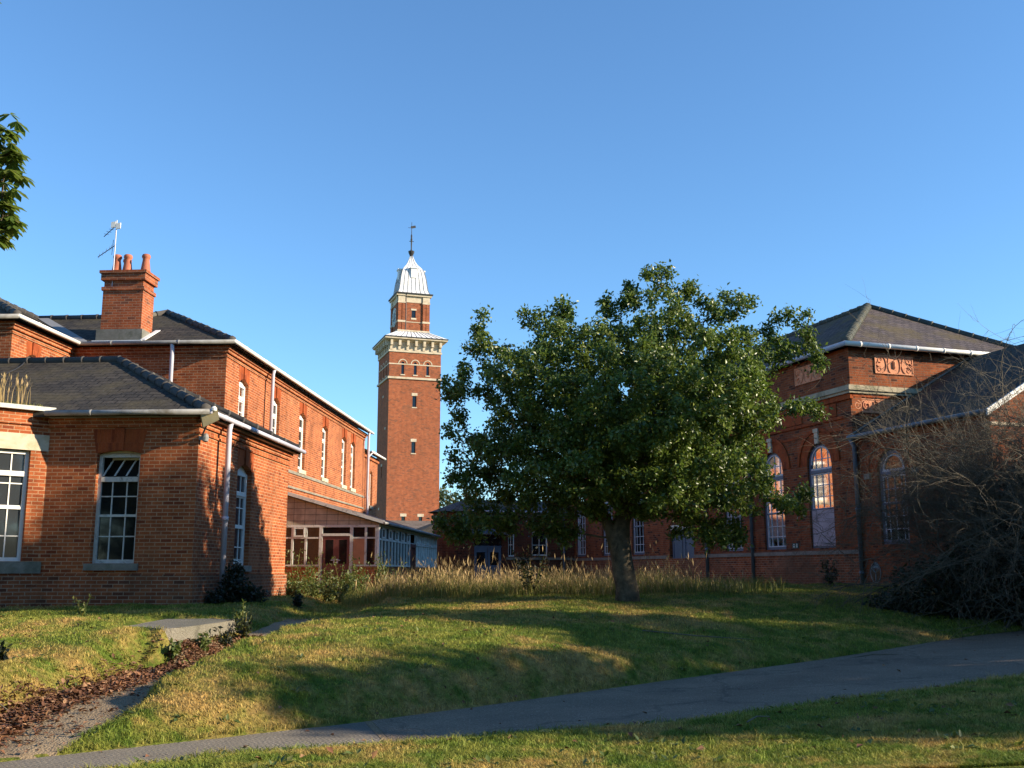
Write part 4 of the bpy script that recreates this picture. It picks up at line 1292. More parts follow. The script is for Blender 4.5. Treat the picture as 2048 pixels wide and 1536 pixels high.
# ---------------------------------------------------------------- hall on the right
hall = thing('great_hall', 'tall dark red brick hall with arched windows, terracotta panels and hipped slate roof', 'building', LOC_R, RZ_R)
HL = Wall((0, 0), (0, 1), (1, 0)); HR = Wall((0, 0), (1, 0), (0, 1))
HT = 8.14
hw = [(1.11, 2.36), (3.73, 4.97), (6.36, 7.56), (14.2, 15.4), (17.4, 18.6), (20.6, 21.8)]
hops = [(a, b, 2.30, 4.86, (b - a) / 2) for (a, b) in hw]
door_op = (9.9, 11.9, .5, 3.42, .0)
mb = MB()
wall_face(mb, HL, 0, 23, .2, HT, hops + [door_op], .16)
wall_face(mb, HR, 0, 7.0, .2, HT)
mb.face([(7, 0, .2), (7, 23, .2), (7, 23, HT), (7, 0, HT)]); mb.face([(0, 23, .2), (7, 23, .2), (7, 23, HT), (0, 23, HT)])
for s in (2.9, 5.6, 8.3):   # shallow brick piers between the windows
    pass
HL.box(mb, -.05, .32, 2.25, 6.4, -.05, .02); HR.box(mb, .0, .34, 2.25, 6.85, -.05, .02)
mb.build('wall', 'brick_hall', hall)
mb = MB()
HL.box(mb, -.05, 23, .2, 2.10, -.05, .05); HR.box(mb, -.048, 7, .2, 2.098, -.05, .05)
mb.build('plinth', 'brick_low', hall)
mb = MB()
HL.box(mb, -.08, 9.8, 2.10, 2.22, -.08, .05); HL.box(mb, 12, 23, 2.10, 2.22, -.08, .05); HR.box(mb, 0.0, 7, 2.10, 2.218, -.08, .05)
mb.build('sill_course', 'sill', hall)
mb = MB()
HL.box(mb, -.17, 23, 6.84, 6.96, -.17, .05); HL.box(mb, -.12, 23, 6.76, 6.84, -.12, .05); HR.box(mb, .0, 7.2, 6.84, 6.958, -.168, .05); HR.box(mb, .0, 7.2, 6.76, 6.838, -.118, .05); HL.box(mb, -.13, 23, 6.96, 7.0, -.13, .05); HR.box(mb, 0, 7.2, 6.96, 6.998, -.128, .05)
mb.build('stone_cornice', 'stone_grey', hall)
mb = MB()
HL.box(mb, -.06, 23, 6.60, 6.76, -.06, .05); HR.box(mb, .0, 7, 6.66, 6.758, -.06, .05); HL.box(mb, -.04, 23, 6.06, 6.14, -.05, .05); HR.box(mb, .0, 7, 6.10, 6.16, -.05, .05)
HL.box(mb, .3, 23, 5.72, 5.78, -.03, .05)
for (a, b) in hw:
    arch_ring(HL, mb, (a + b) / 2, 4.86, (b - a) / 2 + .005, (b - a) / 2 + .36, -.012, 16)
    arch_ring(HL, mb, (a + b) / 2, 4.86, (b - a) / 2 + .36, (b - a) / 2 + .47, -.05, 16)
mb.build('moulded_brick', 'gauged', hall)
for (a, b) in hw:
    c = (a + b) / 2
    mb = MB()
    mb.par(HL.P(c - .09, 5.47, -.07), HL.t * .18, HL.n * .12, (0, 0, .34)); mb.par(HL.P(c - .12, 5.81, -.09), HL.t * .24, HL.n * .14, (0, 0, .12))
    mb.build('keystone', 'stone', hall)
for k, op in enumerate(hops):
    fr = window(HL, op, hall, .07, 'blue', 'glass_hall', 3, (2.72, 3.05, 3.85, 4.2) if k else (3.85, 4.2), 4.62, 3.47, False, fw=.08, topbars=3, sash=((2.36, 3.49), (3.45, 4.56)) if k else ((3.45, 4.56),), boardlow=None if k else 3.47)
    bb = MB()
    c = (op[0] + op[1]) / 2; R_ = (op[1] - op[0]) / 2
    HL.box(bb, op[0] + .1, op[1] - .1, 4.99, 5.015, .095, .125); HL.box(bb, op[0] + .07, op[1] - .07, 4.67, 4.73, .075, .125)
    arch_ring(HL, bb, c, 4.86, R_ - .13, R_ - .085, .075, 14, .11)
    bb.build('glazing_bars', 'hallbar', fr)
    if k == 0:
        bb = MB(); HL.box(bb, op[0] + .07, op[1] - .07, 2.36, 3.45, .05, .10); bb.build('boarded_panel', 'board', fr, label='stained pale grey board filling the lower half of a hall window')
dm = MB(); HL.box(dm, 9.95, 11.85, .8, 3.2, .1, .15); do = dm.build('door', 'blue', hall)
dm = MB()
for s in (10.05, 11.0):
    for (z0, z1) in ((1.2, 1.9), (2.05, 3.0)):
        HL.box(dm, s, s + .06, z0, z1, .08, .1); HL.box(dm, s + .69, s + .75, z0, z1, .08, .1); HL.box(dm, s + .06, s + .69, z0, z0 + .06, .08, .1); HL.box(dm, s + .06, s + .69, z1 - .06, z1, .08, .1)
dm.build('door_moulding', 'blue', do)
dm = MB(); HL.box(dm, 9.9, 11.9, 3.2, 3.4, .06, .15); dm.build('transom_light', 'bluewhite', do)

def scroll(W, mb, cx, cz, r, turns, sgn, d=-.03, r0=.25, th=.02, start=0.0):
    pts = []
    n = int(10 * turns) + 4
    for i in range(n + 1):
        t = i / n
        rr = r * (1 - t * (1 - r0)); a = start + sgn * t * turns * 2 * pi
        pts.append(W.P(cx + rr * cos(a), cz + rr * sin(a), d))
    mb.tube(pts, [th * (1.0 - .3 * i / n) for i in range(n + 1)], 6)

def relief_panel(W, s0, s1, z0, z1, style):
    mb = MB()
    W.box(mb, s0, s1, z0, z1, -.02, .04)
    f = .03
    W.box(mb, s0, s1, z0, z0 + f, -.04, -.02); W.box(mb, s0, s1, z1 - f, z1, -.04, -.02); W.box(mb, s0, s0 + f, z0 + f, z1 - f, -.038, -.02); W.box(mb, s1 - f, s1, z0 + f, z1 - f, -.038, -.02)
    cx = (s0 + s1) / 2; cz = (z0 + z1) / 2; hh = (z1 - z0) / 2 - .04; hwid = (s1 - s0) / 2
    if style == 'strap':
        for sx in (-1, 1):
            mb.tube([W.P(cx + sx * (.12 + .10 * cos(a)), cz + hh * sin(a), -.028) for a in np.linspace(-pi / 2, pi / 2, 12)], .018, 6)
            mb.tube([W.P(cx + sx * (.42 - .14 * cos(a)), cz + hh * sin(a), -.028) for a in np.linspace(-pi / 2, pi / 2, 12)], .018, 6)
            W.box(mb, cx + sx * .25 - .04, cx + sx * .25 + .04, cz - .05, cz + .05, -.035, -.02)
            for sz in (-1, 1):
                scroll(W, mb, cx + sx * (hwid - .17), cz + sz * (hh - .10), .10, 1.2, sx * sz, -.026, .2, .014, pi / 2)
                mb.tube([W.P(cx + sx * (hwid - .06), cz + sz * .02, -.035), W.P(cx + sx * (hwid - .12), cz + sz * .08, -.04), W.P(cx + sx * (hwid - .2), cz + sz * .06, -.035)], .02, 6)
        mb.lathe(*W.P(cx, cz, -.03)[:2], [(.01, cz - .13), (.05, cz - .08), (.055, cz + .08), (.01, cz + .13)], 8)
    else:
        k = max(1, int(round(2 * hwid / .34)))
        for i in range(k):
            x = s0 + .17 + (2 * hwid - .34) * (i / max(1, k - 1) if k > 1 else .5)
            sg = 1 if i % 2 else -1
            scroll(W, mb, x, cz, hh * .85, 1.6, sg, -.035, .15, .024, pi / 2)
            for j in range(4):
                a = j * pi / 2 + .6
                p = W.P(x + hh * .9 * cos(a), cz + hh * .9 * sin(a), -.03)
                mb.tube([W.P(x + hh * .45 * cos(a), cz + hh * .45 * sin(a), -.03), p], [.035, .008], 6)
    return mb
relief_panel(HR, .90, 2.27, 7.41, 7.98, 'strap').build('terracotta_panel', 'terracotta', hall)
relief_panel(HL, 1.35, 2.75, 7.43, 7.98, 'strap').build('terracotta_panel', 'terracotta', hall)
relief_panel(HL, 6.6, 8.0, 7.43, 7.98, 'strap').build('terracotta_panel', 'terracotta', hall)
relief_panel(HR, .02, 3.6, 6.20, 6.62, 'scroll').build('terracotta_frieze', 'terracotta', hall)
for s in (.7, 2.5, 4.2, 6.0):
    mb = MB(); HL.box(mb, s, s + 1.1, 6.18, 6.56, -.03, .03); mb.build('terracotta_frieze', M['gauged'], hall)
# roof
HE = 8.22; HP = tan(radians(31.5))
def zh(t): return HE + t * HP
ax = (3.5, 3.5, zh(3.75)); aend = (3.5, 19.5, zh(3.75))
mb = MB()
roof_plane(mb, [(-.25, -.25, HE), ax, (7.25, -.25, HE)])
roof_plane(mb, [(-.25, -.25, HE), (-.25, 23.25, HE), aend, ax])
roof_plane(mb, [(7.25, -.25, HE), ax, aend, (7.25, 23.25, HE)])
roof_plane(mb, [(-.25, 23.25, HE), (7.25, 23.25, HE), aend])
rf = mb.build('roof', 'slate_hall', hall)
mb = MB()
ridge_tiles(mb, (-.2, -.2, HE + .05), (ax[0], ax[1], ax[2] + .02), .14, .2)
mb.build('hip_tiles', 'ridge_hall', rf, True)
mb = MB()
ridge_tiles(mb, (7.2, -.2, HE + .05), (ax[0], ax[1], ax[2] + .02), .11, .45)
ridge_tiles(mb, (aend[0], aend[1], aend[2] + .02), (ax[0], ax[1], ax[2] + .02), .11, .45)
mb.build('ridge_tiles', 'ridge_hall', rf, True)
mb = MB(); gutter(mb, (-.30, -.30, HE - .03), (7.3, -.30, HE - .03), .075, 1.0); mb.build('gutter', 'white', hall, True)
mb = MB(); gutter(mb, (-.30, -.30, HE - .03), (-.30, 23, HE - .03), .075); mb.build('gutter', 'greypipe', hall, True, label='grey gutter on the shaded side')
for q_ in (5.62, 8.75, 16.4):
    mb = MB(); pipe(mb, [(-.3, q_, 8.1), (-.1, q_, 7.8), (-.09, q_, .9)], .06); mb.build('downpipe', 'bluepipe', hall, True)
# little plate on the wall
pl = MB(); pl.box(-.01, .01, -.16, .16, -.08, .08)
po = pl.build('hydrant_plate', mat_plain("teal_plate", (0.03, 0.11, 0.10), .5, .1)); po.location = (*wl_pt(-.02, 3.18, 0, LOC_R, RZ_R)[:2], 2.40); po.rotation_euler = (0, 0, RZ_R)
tag(po, 'small teal plate with white marks on the hall wall beside the boarded window', 'sign')
mb = MB()
for (y, z, h) in ((-.10, .03, .03), (-.10, -.035, .02), (.06, .04, .02), (.06, -.03, .025)): mb.box(-.016, -.011, y - .025, y + .025, z - h, z + h)
q = mb.build('plate_marks', 'white', po)

# annex in front of the hall
anx = thing('hall_annex', 'lower brick annex with round arched window and slate roof against the hall', 'building', LOC_R, RZ_R)
AX = .03
AWl = Wall((AX, 0), (0, -1), (1, 0))
mb = MB()
aop = (.96, 2.12, 2.34, 4.36, .58)
wall_face(mb, AWl, .02, 5.3, .2, 5.4, [aop], .16)
AG = Wall((AX, -5.3), (1, 0), (0, 1))
mb.face([AG.P(0, .2), AG.P(8.75, .2), AG.P(8.75, 5.4), AG.P(4.37, 7.92), AG.P(0, 5.4)])
mb.face([(8.78, -5.3, .2), (8.78, 0, .2), (8.78, 0, 5.4), (8.78, -5.3, 5.4)])
mb.build('wall', 'brick_hall', anx)
mb = MB()
arch_ring(AWl, mb, 1.54, 4.36, .585, .92, -.012, 16); arch_ring(AWl, mb, 1.54, 4.36, .92, 1.02, -.05, 16)
mb.build('moulded_brick', 'gauged', anx)
mb = MB(); AWl.box(mb, .42, .66, 4.18, 4.34, -.06, .05); AWl.box(mb, 2.42, 2.66, 4.18, 4.34, -.06, .05); mb.build('impost', 'sill', anx)
fr = window(AWl, aop, anx, .07, 'blue', 'glass_hall', 3, (2.75, 3.1, 3.85), 4.28, 3.45, False, fw=.10, topbars=0, sash=((2.4, 3.47), (3.43, 4.22)))
bb = MB(); arch_ring(AWl, bb, 1.54, 4.36, .40, .45, .075, 14, .11); AWl.box(bb, 1.08, 2.0, 4.34, 4.40, .075, .12); bb.build('glazing_bars', 'hallbar', fr)
mb = MB(); AG.box(mb, 0.0, 8.7, 5.12, 5.2, -.03, .02); mb.build('stone_band', 'stone', anx)
PA = tan(radians(30))
mb = MB()
ez = 5.46
roof_plane(mb, [(AX - .2, -.01, ez), (AX - .2, -5.42, ez), (4.4, -5.42, ez + 4.57 * PA), (4.4, -.01, ez + 4.57 * PA)], .08)
roof_plane(mb, [(9.0, -.01, ez), (9.0, -5.42, ez), (4.4, -5.42, ez + 4.57 * PA), (4.4, -.01, ez + 4.57 * PA)], .08)
rf = mb.build('roof', 'slate', anx)
mb = MB(); mb.par((AX - .22, -5.48, ez - .14), (4.62, 0, 4.62 * PA), (0, .06, 0), (0, 0, .16)); mb.par((9.02, -5.48, ez - .14), (-4.62, 0, 4.62 * PA), (0, .06, 0), (0, 0, .16)); mb.build('bargeboard', 'white', rf)
mb = MB(); mb.par((AX - .2, -.12, ez + .01), (4.6, 0, 4.6 * PA), (0, .12, 0), (0, 0, .04)); mb.build('flashing', 'render', rf)
mb = MB(); gutter(mb, (AX - .25, -.05, ez - .03), (AX - .25, -5.4, ez - .03), .06); mb.build('gutter', 'bluepipe', anx, True)
mb = MB(); pipe(mb, [(AX - .25, -.12, ez - .03), (AX - .1, -.12, ez - .3), (AX - .09, -.12, .9)], .06); mb.build('downpipe', 'bluepipe', anx, True)
mb = MB()
AWl.box(mb, .42, .88, 1.30, 1.34, -.02, .02)
pts = [AWl.P(.64 + .22 * cos(2 * pi * i / 20), 1.57 + .28 * sin(2 * pi * i / 20), -.02) for i in range(21)]
mb2 = MB(); mb2.face(pts[:-1]); vo_ = mb2.build('oval_vent', 'glass', anx)
mb = MB(); mb.tube(pts, .014, 5, False)
for a in (0, 2 * pi / 3, 4 * pi / 3):
    mb.tube([AWl.P(.64, 1.57, -.03), AWl.P(.64 + .2 * cos(a + pi / 2), 1.57 + .26 * sin(a - pi / 2), -.03)], .014, 5)
mb.build('vent_frame', 'gutterfront', vo_)

# link building at the back of the court
lk = thing('link_building', 'low dark brick building with blue double doors and rounded end behind the tree', 'building', LOC_R, RZ_R)
LB = 22.0
LKF = Wall((0, LB), (1, 0), (0, 1))
lops = [(-5.08, -3.71, .5, 3.3, 0), (-3.40, -3.08, 2.3, 3.4, 0), (-2.2, -1.4, 2.35, 3.5, 0)]
mb = MB(); wall_face(mb, LKF, -5.3, -.02, .2, 4.35, lops, .15)
cxx, cyy, rr = -5.3, LB + 1.4, 1.4
for i in range(16):
    a0 = -pi / 2 - pi * i / 16; a1 = -pi / 2 - pi * (i + 1) / 16
    mb.face([(cxx + rr * cos(a0), cyy + rr * sin(a0), .2), (cxx + rr * cos(a1), cyy + rr * sin(a1), .2), (cxx + rr * cos(a1), cyy + rr * sin(a1), 4.35), (cxx + rr * cos(a0), cyy + rr * sin(a0), 4.35)])
mb.face([(cxx, LB + 2.8, .2), (0, LB + 2.8, .2), (0, LB + 2.8, 4.35), (cxx, LB + 2.8, 4.35)])
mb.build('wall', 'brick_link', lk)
mb = MB(); LKF.box(mb, -3.5, -.1, 2.15, 2.26, -.05, .03); LKF.box(mb, -5.3, -.1, 4.15, 4.35, -.06, .02); mb.build('band', 'sill', lk)
mb = MB()
rim = [(cxx + (rr + .25) * cos(-pi / 2 - pi * i / 16), cyy + (rr + .25) * sin(-pi / 2 - pi * i / 16), 4.4) for i in range(17)]
for p, q in zip(rim[:-1], rim[1:]): mb.face([p, q, (cxx + .1, cyy, 5.05)])
mb.face([rim[0], (0, LB - .25, 4.4), (0, cyy, 5.05), (cxx + .1, cyy, 5.05)]); mb.face([(cxx + .1, cyy, 5.05), (0, cyy, 5.05), (0, cyy + rr + .25, 4.4), rim[-1]])
mb.build('roof', 'slate_hall', lk)
mb = MB(); gutter(mb, rim[0], (-.1, LB - .25, 4.4), .06); mb.build('gutter', 'greypipe', lk, True)
mb = MB(); LKF.box(mb, -5.35, -3.4, 3.32, 3.5, -.5, .0); LKF.box(mb, -5.3, -3.45, 3.5, 3.56, -.45, 0); mb.build('canopy', M['blue'], lk)
dm = MB(); LKF.box(dm, -5.06, -4.42, .8, 2.72, .06, .1); LKF.box(dm, -4.39, -3.73, .8, 2.72, .06, .1); LKF.box(dm, -5.08, -3.71, 2.72, 2.8, .04, .1); do = dm.build('door', 'blue', lk)
dm = MB(); LKF.box(dm, -4.95, -4.53, 1.9, 2.5, .05, .09); LKF.box(dm, -4.28, -3.86, 1.9, 2.5, .05, .09); LKF.box(dm, -5.05, -3.74, 2.82, 3.28, .06, .1); dm.build('door_pane', 'glass', do)
for op in lops[1:]: window(LKF, op, lk, .08, 'white', 'glass', 1, (2.85,), None, None, False, fw=.05)
mb = MB(); pipe(mb, [(-.6, LB - .1, 4.3), (-.6, LB - .1, .8)], .06); mb.build('downpipe', 'bluepipe', lk, True)

# ---------------------------------------------------------------- vegetation helpers
def leaf_mesh(centres, size, aspect=.55, fold=.25, jitter=.35, normals=None, up=.3, flat=1.0):
    """folded four-corner leaves, one island each"""
    n = len(centres)
    d = RNG.normal(size=(n, 3)); d[:, 2] = (d[:, 2] - .2) * flat
    d /= np.linalg.norm(d, axis=1)[:, None]
    nr = RNG.normal(size=(n, 3)) * .8 + np.array([0, 0, up * 2])
    if normals is not None: nr += normals
    nr -= d * (nr * d).sum(1)[:, None]; nr /= (np.linalg.norm(nr, axis=1)[:, None] + 1e-9)
    sd = np.cross(d, nr)
    L = size * (1 + jitter * RNG.uniform(-1, 1, n))[:, None]
    b = centres; t = centres + d * L
    mid = centres + d * L * .45
    l = mid + sd * L * aspect * .5 + nr * L * fold * .35; r = mid - sd * L * aspect * .5 + nr * L * fold * .35
    v = np.stack([b, l, t, r], 1).reshape(-1, 3)
    k = np.arange(n) * 4
    f = np.concatenate([np.stack([k, k + 1, k + 2], 1), np.stack([k, k + 2, k + 3], 1)])
    return v, f

def colonise(attr, trunk, step=.2, infl=2.2, kill=.34, iters=110):
    """grow a branching skeleton from trunk points towards the attractor cloud"""
    nodes = [np.array(p, float) for p in trunk]; par = [-1] + list(range(len(trunk) - 1))
    attr = attr.copy()
    NP = np.array(nodes)
    for _ in range(iters):
        if len(attr) == 0: break
        d = np.linalg.norm(attr[:, None] - NP[None], axis=2)
        near = d.argmin(1); dm = d[np.arange(len(attr)), near]
        act = dm < infl
        if not act.any(): break
        new = []
        for k in np.unique(near[act]):
            v = attr[act & (near == k)] - NP[k]
            v = (v / np.linalg.norm(v, axis=1)[:, None]).sum(0) + RNG.normal(size=3) * .25
            v /= np.linalg.norm(v) + 1e-9
            p = NP[k] + v * step
            new.append((p, k))
        cnt = len(nodes)
        for p, k in new: nodes.append(p); par.append(int(k))
        NP = np.array(nodes)
        dn = np.linalg.norm(attr[:, None] - NP[None, cnt:], axis=2).min(1)
        attr = attr[dn > kill]
        if len(nodes) > 6000: break
    return NP, np.array(par)

def skeleton_radii(NP, par, tip=.006, expo=2.3, cap=.3):
    n = len(NP); acc = np.zeros(n)
    ch = np.zeros(n, int)
    for i in range(1, n):
        if par[i] >= 0: ch[par[i]] += 1
    for i in range(n - 1, -1, -1):
        if ch[i] == 0: acc[i] = tip ** expo
        if par[i] >= 0: acc[par[i]] += acc[i]
    return np.minimum(acc ** (1 / expo), cap), ch

def skeleton_mesh(NP, par, rad, minr=0.0, sides=6):
    vs, fs = [], []
    off = 0
    for i in range(1, len(NP)):
        p = par[i]
        if p < 0 or rad[i] < minr: continue
        a, b = NP[p], NP[i]
        d = b - a; L = np.linalg.norm(d)
        if L < 1e-6: continue
        d = d / L
        ref = np.array([0, 0, 1.]) if abs(d[2]) < .9 else np.array([1., 0, 0])
        x = np.cross(d, ref); x /= np.linalg.norm(x); y = np.cross(d, x)
        k = sides if rad[i] > .02 else (4 if rad[i] > .008 else 3)
        an = np.arange(k) * 2 * pi / k
        ring = np.cos(an)[:, None] * x + np.sin(an)[:, None] * y
        ra = min(rad[p], rad[i] * 1.5)
        vs.append(a + ring * ra); vs.append(b + d * L * .1 + ring * rad[i])
        for j in range(k):
            fs.append((off + j, off + (j + 1) % k, off + k + (j + 1) % k, off + k + j))
        off += 2 * k
    return np.concatenate(vs), np.array(fs)

def blob_points(blobs, n):
    """points spread evenly through a set of ellipsoids (x, y, z, rx, ry, rz)"""
    vol = np.array([b[3] * b[4] * b[5] for b in blobs]); pr = vol ** .8 / (vol ** .8).sum()
    out = []
    for b, k in zip(blobs, (pr * n).astype(int) + 12):
        u = RNG.normal(size=(k, 3)); u /= np.linalg.norm(u, axis=1)[:, None]
        r = RNG.uniform(0, 1, k) ** (1 / 2.4)
        out.append(np.array(b[:3]) + u * r[:, None] * np.array(b[3:]))
    return np.concatenate(out)

def gz1(x, y): return float(ground_z(np.array([x]), np.array([y]))[0])

# ---------------------------------------------------------------- apple tree
TY = 22.2
def px(u, v, dy=0.0):
    y = TY + dy; k = y / 2070.0 * 1.012
    return ((u - 1024) * k, y, EYE + (1143 - v) * k)
blobs = []
def bl(u, v, ru, rv, ry, dy=0.0):
    x, y, z = px(u, v, dy); k = y / 2070.0
    blobs.append((x, y, z, ru * k, ry, rv * k))
for a in ((1250, 840, 230, 170, 2.7), (1060, 770, 110, 85, 1.7, -.3), (1010, 900, 85, 70, 1.5, .3), (1030, 985, 105, 50, 1.4, .2), (1150, 940, 130, 75, 1.9, -.6), (1400, 770, 140, 115, 2.0, .2),
          (1330, 655, 70, 75, 1.2), (1470, 690, 60, 60, 1.1, .2), (1490, 820, 62, 110, 1.4, -.2), (1440, 955, 100, 80, 1.6, -.3), (1560, 705, 42, 26, .6, .2), (1592, 820, 34, 20, .5), (1555, 1010, 36, 34, .6, -.2), (1330, 1000, 120, 52, 1.6, -.5),
          (1300, 965, 190, 55, 2.0), (1450, 1000, 90, 46, 1.3), (1180, 1000, 90, 40, 1.5), (1250, 900, 210, 80, 2.4), (1350, 870, 170, 110, 2.4), (1150, 850, 150, 110, 2.2), (1318, 575, 24, 34, .4), (1267, 605, 16, 26, .3), (1385, 585, 16, 16, .25), (1475, 625, 22, 22, .35), (962, 680, 26, 36, .6), (928, 785, 34, 26, .6), (1150, 690, 110, 52, 1.4), (1290, 705, 100, 50, 1.4), (1215, 640, 9, 26, .2), (1140, 640, 8, 18, .2), (1108, 636, 8, 14, .2), (1075, 650, 34, 20, .4),
          (925, 880, 20, 26, .4), (930, 950, 22, 40, .5), (1430, 1065, 30, 26, .5), (1000, 1045, 90, 24, .9, .6), (920, 1040, 45, 24, .6, 1.0), (1110, 1030, 70, 32, 1.0, .2), (1625, 665, 14, 14, .2), (1640, 725, 12, 10, .2)):
    bl(*a)
att = blob_points(blobs, 4600)
tb = gz1(2.44, TY)
TR = [(2.44, TY, tb - .25), (2.42, TY, tb + .25), (2.37, TY, tb + .6), (2.31, TY, tb + .95), (2.27, TY, tb + 1.3), (2.29, TY, tb + 1.55), (2.40, TY + .02, tb + 1.85), (2.44, TY + .03, tb + 2.2), (2.45, TY + .03, tb + 2.55), (2.5, TY, tb + 2.9)]
NP, par = colonise(att, TR, .17, 3.0, .27, 95)
def add_shoots(NP, par, tips):
    NP = list(NP); par = list(par)
    for e_ in tips:
        e_ = np.array(e_); A_ = np.array(NP); d = np.linalg.norm(A_ - e_, axis=1) + np.where(A_[:, 2] > e_[2], .6, 0); d[:9] = 99
        k = int(d.argmin()); base = NP[k]; L = np.linalg.norm(e_ - base); m_ = max(2, int(L / .15)); prev = k
        for q in range(1, m_ + 1):
            t = q / m_
            NP.append(base + (e_ - base) * t + RNG.normal(size=3) * .03 * (q < m_)); par.append(prev); prev = len(NP) - 1
            for _ in range(1 if q > 1 else 0):
                NP.append(NP[prev] + RNG.normal(size=3) * .08); par.append(prev)
    return np.array(NP), np.array(par)
NP, par = add_shoots(NP, par, [px(*t) for t in ((1322, 530, 0), (1340, 540, .1), (1300, 545, -.1), (1392, 566, 0), (1378, 575, .1), (1262, 590, 0), (1272, 580, .1), (1250, 600, .1), (1216, 606, 0), (1220, 625, .1), (1142, 615, 0), (1110, 612, 0), (1118, 630, .2), (1076, 626, 0), (1060, 645, .1), (968, 636, .2), (950, 660, .1), (935, 697, 0), (888, 781, 0), (905, 800, .2), (915, 830, .1), (902, 875, 0), (925, 745, .2), (907, 922, .2), (905, 960, .3), (1483, 594, 0), (1465, 600, .1), (1500, 610, -.1), (1610, 650, 0), (1590, 640, .1), (1625, 690, 0), (1652, 730, 0), (1640, 715, .1), (1638, 835, 0), (1620, 815, .1), (1600, 990, 0), (1585, 1015, 0), (1470, 1090, 0), (1465, 1070, .1), (1376, 1075, -.3), (1340, 1065, -.2), (1118, 1060, .2), (1090, 1070, .2), (1000, 1065, .4), (960, 1075, .6), (905, 1075, .9), (930, 1060, .8), (880, 1050, .9), (1030, 1060, .5), (1180, 1030, -.3), (1060, 1050, 0), (1540, 660, .2), (1560, 640, .1), (1420, 600, .1), (1440, 620, -.2))])
rad, ch = skeleton_radii(NP, par, .0048, 2.15, .30)
rad[:10] = [.29, .235, .225, .225, .24, .20, .155, .14, .125, .11]
apple = thing('apple_tree', 'broad leafy apple tree with leaning trunk standing on the lawn', 'tree', (0, 0, 0))
sv, sf = skeleton_mesh(NP, par, rad, 0, 8)
fast_mesh('branches', sv, sf, 'bark', apple)
# trunk skin over the first joints, with its low left limb
mb = MB()
tp = [Vector(p) for p in TR[:9]]
mb.tube(tp, [.30, .235, .225, .225, .245, .205, .16, .145, .13], 14)
mb.tube([(2.22, TY, tb + 1.15), (2.08, TY - .02, tb + 1.5), (1.95, TY - .03, tb + 1.85), (1.80, TY - .05, tb + 2.2), (1.60, TY - .1, tb + 2.5)], [.17, .12, .105, .09, .07], 10)
mb.tube([(2.36, TY, tb + 1.75), (2.55, TY - .1, tb + 2.2), (2.9, TY - .2, tb + 2.7), (3.3, TY - .2, tb + 3.2)], [.12, .10, .085, .06], 8)
for v_i in range(len(mb.v)):
    x, y, z = mb.v[v_i]
    mb.v[v_i] = (x + .022 * sin(9 * z + 5 * y) + .012 * sin(23 * z + 9 * x), y + .02 * sin(8 * z + 7 * x), z)
mb.build('trunk', 'bark', apple, True)
tips = np.where(rad < .016)[0]; tips = tips[tips > 12]
NL = 98000
pick = RNG.choice(tips, NL)
c = NP[pick] + RNG.normal(size=(NL, 3)) * np.array([.085, .085, .075])
# fuller foliage round the finest shoots, thinner in the heart
tipw = np.where(ch == 0)[0]
pick2 = RNG.choice(tipw, 62000); c2 = NP[pick2] + RNG.normal(size=(62000, 3)) * .085
lv, lf = leaf_mesh(np.concatenate([c, c2]), .083, .58, .3, .5)
crown = fast_mesh('crown', lv, lf, 'leaf_apple', apple)
# apples
mb = MB(); r_ = .033
mb.lathe(0, 0, [(.25 * r_, -r_), (.8 * r_, -.6 * r_), (r_, 0), (.8 * r_, .65 * r_), (.2 * r_, .85 * r_)], 8)
ap0 = mb.build('apple', 'apple', apple, True)
for n_, k in enumerate(RNG.choice(tipw, 70)):
    q = ap0 if n_ == 0 else ap0.copy()
    if n_:
        COL.objects.link(q); q.parent = apple
    q.location = (NP[k][0], NP[k][1], NP[k][2] - .07); sc_ = random.uniform(.85, 1.15); q.scale = (sc_, sc_, sc_)

# ---------------------------------------------------------------- other trees
def simple_tree(name, label, x, y, h, blobs, leaf, nleaf, mat, nattr=500, trunk_r=.2, group=None, step=.45, kill=.7, spread=.28, tall=.45, infl=6):
    z0 = gz1(x, y)
    t = thing(name, label, 'tree', (0, 0, 0), 0, group)
    tr = [(x, y, z0 - .2)] + [(x + .1 * sin(k), y + .1 * cos(1.7 * k), z0 + h * tall * k / 6) for k in range(1, 7)]
    at = blob_points([(x + b[0], y + b[1], z0 + b[2], b[3], b[4], b[5]) for b in blobs], nattr)
    P_, pr_ = colonise(at, tr, step, infl, kill, 70)
    rd, chh = skeleton_radii(P_, pr_, .012, 2.2, trunk_r)
    rd[:7] = np.maximum(rd[:7], trunk_r * np.linspace(1.1, .6, 7))
    v, f = skeleton_mesh(P_, pr_, rd, .008, 7)
    fast_mesh('trunk', v, f, 'bark', t)
    tp_ = np.where(rd < .05)[0]; tp_ = tp_[tp_ > 7]
    cc_ = P_[RNG.choice(tp_, nleaf)] + RNG.normal(size=(nleaf, 3)) * spread
    v, f = leaf_mesh(cc_, leaf, .6)
    fast_mesh('crown', v, f, mat, t)
    return t
